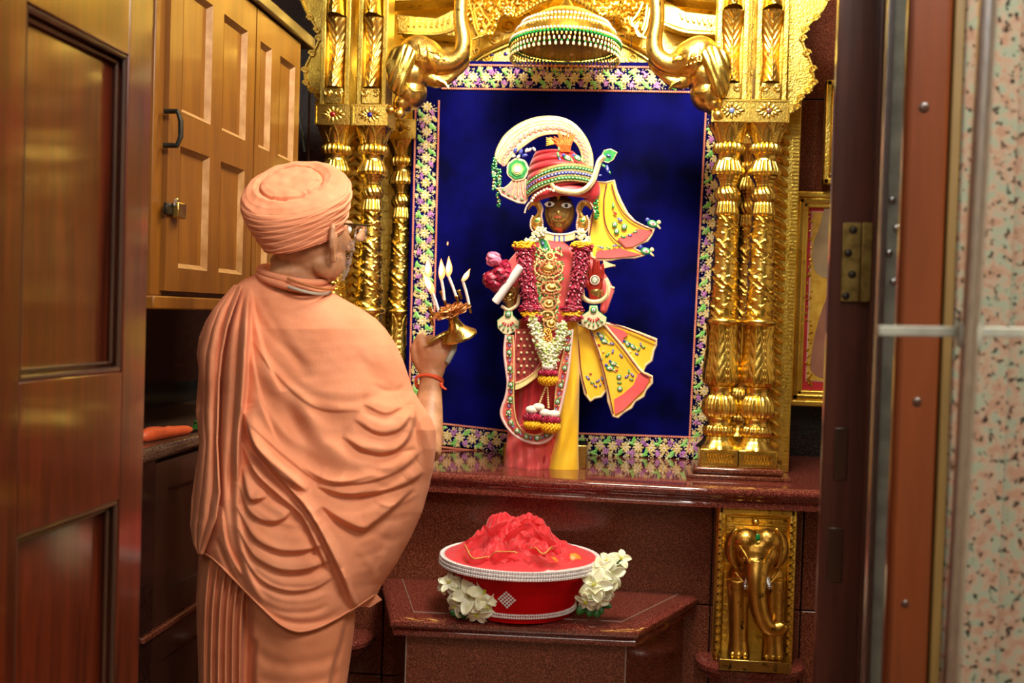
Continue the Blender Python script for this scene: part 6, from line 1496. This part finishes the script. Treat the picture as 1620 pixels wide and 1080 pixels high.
FOLDS = [
 # left pleat bundle hanging from the shoulder knot
 ([(376, 452), (352, 490), (336, 560), (330, 650), (326, 760), (322, 860)], .012, 7, 'r'),
 ([(380, 455), (362, 500), (350, 580), (344, 700), (346, 790)], .016, 5, 'v'),
 ([(384, 455), (368, 520), (360, 620), (354, 720), (356, 800), (368, 880)], .012, 7, 'r'),
 ([(388, 458), (378, 520), (371, 620), (364, 720), (364, 790)], .010, 3.5, 'v'),
 ([(392, 460), (386, 540), (381, 640), (376, 740), (376, 830), (392, 905), (420, 960)], .014, 7, 'r'),
 ([(396, 460), (392, 540), (387, 620), (380, 690), (378, 760)], .022, 5, 's'),
 ([(396, 452), (404, 500), (420, 560), (446, 620)], .007, 6, 's'), ([(404, 452), (420, 490), (450, 540), (490, 600)], .005, 9, 'v'), ([(392, 470), (400, 560), (416, 640), (440, 700)], .006, 7, 's'),
 # upper back: broad soft folds running to the right arm
 ([(430, 560), (470, 620), (520, 660), (560, 670)], .006, 16, 'v'), ([(560, 560), (600, 600), (640, 640)], .005, 14, 'v'),
 ([(450, 620), (470, 680), (500, 730), (540, 752)], .010, 14, 'v'), ([(470, 600), (500, 680), (545, 722), (600, 738), (655, 722)], .010, 16, 'r'),
 # drape lines converging at the right elbow
 ([(540, 690), (575, 712), (612, 718), (642, 700), (656, 664), (656, 640)], .014, 7, 'z'),
 ([(560, 664), (600, 686), (635, 678), (652, 650)], .009, 6, 'z'),
 ([(575, 640), (610, 655), (640, 642)], .006, 6, 'z'),
 ([(500, 770), (545, 783), (600, 779), (645, 765), (672, 746)], .016, 8, 'z'),
 ([(478, 740), (520, 762), (575, 764), (630, 746), (670, 712)], .008, 9, 'z'),
 ([(507, 800), (540, 824), (574, 838), (592, 828), (620, 806), (655, 772)], .020, 9, 'z'),
 ([(655, 640), (672, 680), (684, 720), (676, 780), (655, 840)], .008, 6, 'r'), ([(650, 660), (664, 700), (672, 740), (664, 800), (640, 860)], .008, 5, 'v'),
 # centre: the long overlap edge running down to the right corner
 ([(384, 650), (398, 700), (425, 738), (458, 775), (492, 818), (520, 870), (545, 925), (556, 968)], .026, 7, 'z'),
 ([(380, 700), (402, 748), (440, 785), (474, 815), (498, 860), (520, 905)], .020, 6, 'z'),
 ([(400, 712), (425, 736), (455, 760), (478, 784)], .012, 5, 'v'),
 ([(382, 640), (392, 690), (414, 726), (448, 757), (486, 778)], .016, 6, 'z'),
 # swags on the left hip
 ([(382, 735), (388, 775), (398, 792), (424, 786)], .016, 6, 'z'),
 ([(378, 765), (392, 808), (420, 826), (448, 822), (462, 806)], .013, 8, 'z'),
 ([(374, 800), (400, 850), (440, 872), (480, 872), (512, 862)], .014, 8, 'z'),
 ([(376, 835), (400, 880), (440, 902), (485, 902), (524, 886)], .013, 8, 'z'),
 ([(380, 870), (408, 915), (450, 935), (495, 932), (530, 912)], .010, 8, 'z'),
 ([(350, 842), (372, 900), (404, 950), (450, 982), (500, 984), (545, 964)], .008, 6, 'v'),
 ([(342, 850), (364, 904), (396, 952)], .010, 5, 'v'), ([(352, 800), (360, 860), (384, 910)], .012, 6, 's'),
 ([(540, 900), (556, 940), (566, 960)], .010, 5, 'r'), ([(600, 880), (585, 915), (575, 945)], .004, 5, 'v'), ([(560, 860), (590, 900), (600, 925)], .004, 7, 'r'),
]
random.seed(31)
for k in range(13):     # long soft folds sweeping from the shoulder knot to the right sleeve
    a = 470+k*22; FOLDS.append(([(392+random.uniform(-4, 10), a), (430+k*3, a+60), (490+k*3, a+115-k*2), (560+k*4, a+130-k*5), (630+k*2, a+110-k*9)][:random.choice((3, 4, 5))], random.uniform(.003, .0065), random.uniform(7, 15), random.choice('vrz')))
for k in range(10):     # short pulls near the right sleeve
    y = 600+k*26; FOLDS.append(([(655+k*1.5, y+random.uniform(-6, 6)), (620, y+12+random.uniform(0, 8)), (580+random.uniform(-12, 12), y+8)], random.uniform(.002, .005), random.uniform(4, 8), random.choice('vr')))
for k in range(9):      # light drags across the lower swags
    y = 800+k*20; FOLDS.append(([(398, y-20), (440, y+6), (490, y+8), (520, y-4)], random.uniform(.002, .005), random.uniform(4, 8), random.choice('vr')))
for k in range(7):
    y = 780+k*24; FOLDS.append(([(560-k, y+10), (600, y-5), (640-k*6, y-30)], random.uniform(.002, .004), random.uniform(6, 10), random.choice('vr')))
def wrinkle(X, Yy, k=1.0):
    k = k*.18
    w1 = np.sin(X*.11+Yy*.05+2*np.sin(Yy*.021+X*.013)); w2 = np.sin(X*.23-Yy*.12+1.7*np.sin(Yy*.05)+2*np.sin(X*.031)); w3 = np.sin(X*.05-Yy*.32+3*np.sin(X*.04+1)+np.sin(Yy*.017)*3)
    return k*(.0012*w1+.0007*w2+.0006*w3)
xl_t = [(424, 424), (432, 408), (442, 385), (455, 368), (470, 352), (490, 336), (510, 324), (535, 314), (560, 311), (590, 315), (620, 324), (660, 322), (700, 320), (760, 314), (830, 308), (870, 314), (900, 322), (1000, 350)]
xr_t = [(424, 500), (432, 506), (445, 514), (460, 522), (475, 548), (490, 575), (505, 596), (520, 610), (545, 627), (570, 638), (600, 648), (618, 654), (640, 668), (660, 682), (680, 690), (710, 690), (740, 686), (770, 679), (810, 668), (850, 650), (890, 628), (925, 604), (945, 594), (970, 580), (1000, 562)]
dep_t = [(424, .02), (440, .06), (470, .105), (520, .14), (620, .165), (760, .18), (900, .18), (1000, .17)]
hem_t = [(0, 872), (.06, 884), (.14, 912), (.22, 938), (.3, 960), (.4, 982), (.5, 995), (.6, 999), (.72, 992), (.82, 978), (.86, 970), (.9, 963), (.96, 948), (1, 938)]
NT, NV = 330, 420
tt = .5-.5*np.cos(np.linspace(0, PI, NT)); tt = .35*tt+.65*np.linspace(0, 1, NT)
T_, V_ = np.meshgrid(tt, np.linspace(0, 1, NV))
hem_s = smoothpath(hem_t, 120); hem = np.interp(T_, [p[0] for p in hem_s], [p[1] for p in hem_s]); Yp = 424+(hem-424)*V_**.96
def itp(t_, x): return np.interp(x, [a[0] for a in t_], [a[1] for a in t_])
XL, XR = itp(xl_t, Yp), itp(xr_t, Yp); Xp = XL+(XR-XL)*T_
U = 2*T_-1; DEP = itp(dep_t, Yp)*np.sqrt(np.clip(1-np.abs(U)**2.4, 0, 1))
edge = np.clip(np.minimum(T_, 1-T_)*14, 0, 1)
FO = folds(Xp, Yp, FOLDS)*np.clip(edge+.25, 0, 1)+wrinkle(Xp, Yp)
# extra corner flap lies in front near the bottom right
YC0 = 2.60+.05*np.clip(U, 0, 1)**2*np.clip((Yp-560)/200, 0, 1)
DEPTH = YC0-DEP-FO
def cloth_sheet(name, X, Yy, Z, m, par, wrapback=None):
    nv, nu = X.shape; v = []
    for j in range(nv):
        for i in range(nu): v.append(tuple(P(X[j, i], Yy[j, i], Z[j, i])))
    f = [(j*nu+i, j*nu+i+1, (j+1)*nu+i+1, (j+1)*nu+i) for j in range(nv-1) for i in range(nu-1)]
    mb = MB(); mb.add(v, f)
    if wrapback is not None:   # the far side of the garment, coarser
        K = 24; us = np.linspace(0, 1, K); n0 = len(mb.v); rows = list(range(0, nv, 3)); rows = rows if rows[-1] == nv-1 else rows+[nv-1]
        for j in rows:
            for u in us:
                a = (X[j, 0], Yy[j, 0]); b_ = (X[j, -1], Yy[j, -1]); x = a[0]+(b_[0]-a[0])*u; y = a[1]+(b_[1]-a[1])*u
                z = Z[j, 0]*(1-u)+Z[j, -1]*u + wrapback[j]*math.sqrt(max(0, 1-(2*u-1)**2))*.85; mb.v.append(tuple(P(x, y, z)))
        for r in range(len(rows)-1):
            for k in range(K-1): mb.f.append((n0+r*K+k, n0+(r+1)*K+k, n0+(r+1)*K+k+1, n0+r*K+k+1)); mb.m.append(0)
    return mb.build(name, m, par, smooth=180)
robe = cloth_sheet('robe_shawl', Xp, Yp, DEPTH, ROBE, man, itp(dep_t, Yp[:, NT//2]))
# hem roll along the lower edge
MB().tube([P(Xp[-1, i], Yp[-1, i]-1, DEPTH[-1, i]) for i in range(4, NT-2, 4)], .003, 6).build('hem', ROBE, robe, smooth=180)
# free-hanging end with pointed tip at the far left
sl = [(452, 372), (470, 356), (490, 340), (520, 328), (560, 318), (600, 316), (650, 312), (700, 318), (740, 312), (790, 305), (830, 303), (860, 308), (876, 316)]
sr2 = [(452, 384), (490, 370), (520, 360), (560, 352), (600, 348), (700, 345), (780, 349), (820, 343), (850, 330), (876, 319)]
Tn, Vn = np.meshgrid(np.linspace(0, 1, 60), np.linspace(0, 1, 160)); Y2 = 452+(876-452)*Vn
X2 = itp(sl, Y2)+(itp(sr2, Y2)-itp(sl, Y2))*Tn
# keep just outside the shawl
rows_y = Yp[:, 40]; Z2 = np.zeros_like(X2)
for j in range(160):
    jj = int(np.clip(np.searchsorted(rows_y, Y2[j, 0]), 0, NV-1)); smd = np.interp(X2[j]+3, Xp[jj], DEPTH[jj]); Z2[j] = smd
kk = np.ones(15)/15
for i in range(60): Z2[:, i] = np.convolve(np.pad(Z2[:, i], 7, mode='edge'), kk, 'valid')
Z2 = Z2-.016*np.clip(Vn*8, 0, 1)*(.4+.9*np.abs(np.sin(Tn*PI*2.6+.4+.35*np.sin(Y2*.016)))**.8)-wrinkle(X2*1.3, Y2, 1.2)-.006
o = cloth_sheet('hanging_end', X2, Y2, Z2, ROBE, robe); q = o.modifiers.new('solid', 'SOLIDIFY'); q.thickness = .004
# small folded corner peeping out behind the flap
MB().add([P(560, 958, 2.60), P(592, 935, 2.62), P(604, 948, 2.63), P(585, 960, 2.62)], [(0, 1, 2, 3)]).build('hem_corner', ROBE, robe, smooth=0, solid=.004)
# ---- lower garment
xl3 = [(860, 330), (880, 314), (950, 310), (1080, 314), (1300, 318), (1470, 330)]; xr3 = [(860, 560), (940, 564), (1000, 560), (1080, 549), (1300, 535), (1470, 520)]
T3, V3 = np.meshgrid(np.linspace(0, 1, 260), np.linspace(0, 1, 180)); Y3 = 860+(1475-860)*V3; X3 = itp(xl3, Y3)+(itp(xr3, Y3)-itp(xl3, Y3))*T3
F3 = [([(394, 930), (392, 1000), (390, 1100), (394, 1300), (400, 1470)], .035, 6, 'v'), ([(402, 1010), (398, 1060), (400, 1200)], .02, 5, 'v')]
for k, x in enumerate((322, 334, 346, 357, 368, 380)):
    F3.append(([(x+10+k*2, 880), (x+2, 960), (x-1, 1080), (x, 1280), (x+2, 1470)], .014 if k % 2 else .018, 4, 'r')); F3.append(([(x+16+k*2, 880), (x+8, 960), (x+5, 1080), (x+6, 1280), (x+8, 1470)], .012, 3, 'v'))
F3 += [([(400, 1030), (440, 1050), (500, 1048), (545, 1030)], .006, 10, 'v'), ([(405, 1070), (450, 1082), (510, 1075), (548, 1060)], .006, 10, 'v'), ([(420, 1000), (470, 1010), (530, 1000)], .004, 12, 'r'),
       ([(556, 950), (540, 1010), (522, 1080), (515, 1200), (515, 1400)], .016, 6, 's'), ([(562, 960), (552, 1020), (542, 1080)], .006, 4, 'v'), ([(400, 1200), (460, 1225), (530, 1200)], .006, 12, 'v'), ([(400, 1330), (460, 1350), (525, 1330)], .006, 12, 'v')]
D3 = .135*np.sqrt(np.clip(1-np.abs(2*T3-1)**2.6, 0, 1)); e3 = np.clip(np.minimum(T3, 1-T3)*14, .2, 1)
leg = .03*np.exp(-((T3-.68)/.2)**2)-.012*np.exp(-((T3-.3)/.12)**2)
Z3 = 2.615-D3-leg-folds(X3, Y3, F3)*e3-wrinkle(X3, Y3, 1.3)
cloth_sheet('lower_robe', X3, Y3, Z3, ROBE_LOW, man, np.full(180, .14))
# ---- turban
ctab = [(0, 482, 377), (.12, 480, 371), (.3, 474, 345), (.5, 468, 315), (.62, 466, 300), (.7, 465, 293), (.78, 463, 290), (1, 455, 293)]
rtab = [(0, 62), (.05, 64), (.12, 66), (.3, 78), (.45, 86), (.56, 87.5), (.64, 84), (.70, 77), (.76, 67), (.82, 56), (.85, 51.5), (.87, 49), (.92, 38), (1, .5)]
lift = [(0, 0), (.62, 0), (.70, 2), (.78, 4), (.835, 2.0), (.855, -2.0), (.875, 5), (.92, 7.5), (1, 8)]
tilt_t = [(0, 24), (.3, 26), (.6, 34), (.75, 38), (1, 38)]; roll_t = [(0, .24), (.3, .16), (.6, .06), (1, .02)]
NA, NB = 220, 190; v = []
for j in range(NB):
    q = j/(NB-1); cx = interp([(a, b) for a, b, c in ctab], q); cy = interp([(a, c) for a, b, c in ctab], q); R = interp(rtab, q); ti = math.radians(interp(tilt_t, q)); ro = interp(roll_t, q)
    c = P(cx, cy, 2.545); nrm = Vector((0, -math.sin(ti), math.cos(ti)))
    for i in range(NA):
        a = 2*PI*i/NA; s1 = math.sin(a); c1 = math.cos(a)
        # wrapped bands: two families crossing at the back right
        if q < .68:
            w1 = (q*9.0 + .9*math.sin(a+2.2)+.35*math.sin(2*a+.5)) % 1; w2 = (q*13 - 1.3*math.sin(a+1.0)) % 1
            mix = 1/(1+math.exp(-(math.sin(a+.7)*6)))
            f_ = (1.5*(w1**.6)*(1 if w1 < .93 else (1-w1)/.07)+.0)*mix*1.9 + (1.2*(w2**.7)*(1 if w2 < .92 else (1-w2)/.08))*(1-.5*mix)*1.3
            f_ += .5*math.sin(q*60+a*9+3*math.sin(a*2))*.5
            f_ *= min(1, (0.68-q)/.08)
        else: f_ = 0
        up2 = 0
        if q >= .62:
            n_ = noise.noise(Vector((c1*R*.06, s1*R*.06, 2)));
            up2 = 1.0*n_*2 + (1.2*math.sin(a*13+6*n_)*math.exp(-((q-.855)/.03)**2)) + .8*math.sin(a*3+q*26)*(q < .84)
        rr = (R+f_*1.5)*YM/1800*.975
        p = c + Vector((1, 0, ro))*(rr*c1) + Vector((0, math.cos(ti), math.sin(ti)))*(rr*s1) + nrm*((interp(lift, q)+up2)*YM/1800)
        v.append(p)
f = [(j*NA+i, j*NA+(i+1) % NA, (j+1)*NA+(i+1) % NA, (j+1)*NA+i) for j in range(NB-1) for i in range(NA)]
mb = MB(); mb.add(v, f); tbn = mb.build('turban', ROBE, man, smooth=180)
# wrist threads
c = P(679, 604, 2.79); ax = (wr-el).normalized(); R_ = align(ax)
b = MB()
for k, dz in enumerate((-.003, .002)): b.tube([c+R_@Vector((.034*math.cos(a), .030*math.sin(a), dz+.003*math.sin(a*2+k))) for a in np.linspace(0, 2*PI, 30)[:-1]], .0026, 6, closed=True)
b.tube([P(697, 607, 2.77), P(700, 612, 2.765), P(706, 616, 2.76)], [.003, .0035, .002], 6); b.ball(P(698, 608, 2.77), .0055, 8, 6)
b.build('wrist_thread', mat('orange_thread', sr(225, 90, 50), None, .8), man)

# ------------------------------------------------------------------ hand lamp
YL = 2.80; ls = YL/1800; LP = lambda x, y, o=0: P(x, y, YL-o)
lamp = thing('hand_lamp', LP(718, 545), 'brass multi-wick oil lamp held up in the hand of the man, five wicks burning', 'lamp')
axis = Vector((-.30, -.36, 1)).normalized(); RL = align(axis); lc = LP(727, 535)
MB().lathe([(.004, 0), (.038, 0), (.046, .003), (.046, .008), (.038, .014), (.032, .020), (.024, .026), (.019, .034), (.014, .044), (.012, .056), (.018, .060), (.022, .064), (.004, .066)], lc, 40, None, RL).build('bell_foot', BRASS, lamp, smooth=45)
top = lc+axis*.066
COPPER = goldmat('coppery_brass', sr(205, 135, 90), sr(225, 165, 110), sr(90, 55, 35), .3)
def petalring(c, r0, r1, n, wd, name, tip):
    b = MB()
    for k in range(n):
        a = 2*PI*k/n
        def fn(u, v, a=a):
            r = r0+(r1-r0)*v; w_ = wd*math.sin(min(1, .15+v*.95)*PI*.93)**.6*(u-.5); z = tip*v*v+.25*abs(w_)
            return c+RL@Vector((r*math.cos(a)-w_*math.sin(a), r*math.sin(a)+w_*math.cos(a), z))
        b.grid(fn, 7, 9)
    return b.build(name, COPPER, lamp, smooth=180, solid=.0015)
petalring(top, .008, .052, 9, .034, 'outer_petal_dish', .006); petalring(top+axis*.010, .004, .034, 10, .019, 'inner_petal_flower', .008)
hold = []
for (x, y, o) in ((682, 493, .02), (699, 497, .035), (704, 478, -.01), (729, 487, .0), (724, 475, -.02), (743, 488, .0), (683, 508, .03), (718, 512, .045), (728, 466, -.03), (700, 468, -.03)):
    p = LP(x, y, o); q = p+axis*.020; MB().lathe([(.0022, -.012), (.0035, -.010), (.0035, .004), (.0055, .012), (.0045, .013), (.002, .004)], p, 12, None, RL).build('wick_holder', BRASS, lamp); hold.append(p)
def wick(x0, y0, x1, y1, o, fs, fdx, fl=26):
    a, b_ = LP(x0, y0, o), LP(x1, y1, o)
    w_ = MB().tube([a, a.lerp(b_, .5)+Vector((.001, 0, 0)), b_], .0036, 8).build('wick', mat('white_wick', sr(238, 235, 230), None, .6), lamp)
    tip = LP(x1+fdx, y1-fl*fs, o)
    def fl_(k, rr):
        pts = [b_.lerp(tip, t_) + Vector((.0015*math.sin(t_*5), 0, 0)) for t_ in np.linspace(-.08, 1, 12)]
        return MB().tube(pts, [max(.0004, rr*fs*math.sin(PI*(t_**.75))**.9*(1-.25*t_)) for t_ in np.linspace(.03, 1, 12)], 12)
    fl_(0, .0078).build('flame', FLAME_L, w_, smooth=180)
    b2_ = MB(); pts = [b_.lerp(tip, t_)+Vector((0, -.006, 0)) for t_ in np.linspace(.12, .8, 10)]; b2_.tube(pts, [max(.0004, .0048*fs*math.sin(PI*t_**.8)) for t_ in np.linspace(.03, 1, 10)], 10); b2_.build('flame_core', FLAME_H, w_, smooth=180)
wick(703, 475, 698, 440, .0, 1.2, 1); wick(723, 473, 709, 435, -.02, 1.15, 2); wick(742, 481, 732, 443, .0, .9, 13, 20); wick(694, 493, 684, 462, .03, 1.25, -15, 26); wick(688, 483, 677, 437, .0, 1.2, 0)
MB().tube([LP(708, 388), LP(708, 385), LP(708.5, 382)], [.0008, .0022, .0006], 8).build('spark', FLAME_L, lamp)
MB().tube([LP(676, 543, .03), LP(690, 535, .03), LP(706, 526, .02), LP(718, 524, .0)], [.005, .0055, .0055, .005], 10).build('handle', BRASS, lamp)
MB().tube([LP(722, 536, .0), LP(718, 552, .01), LP(708, 572, .015), LP(697, 584, -.02), LP(686, 570, -.045)], [.004, .0075, .007, .006, .005], 10, flat=.5).build('loop_handle', STEEL_DULL, lamp)
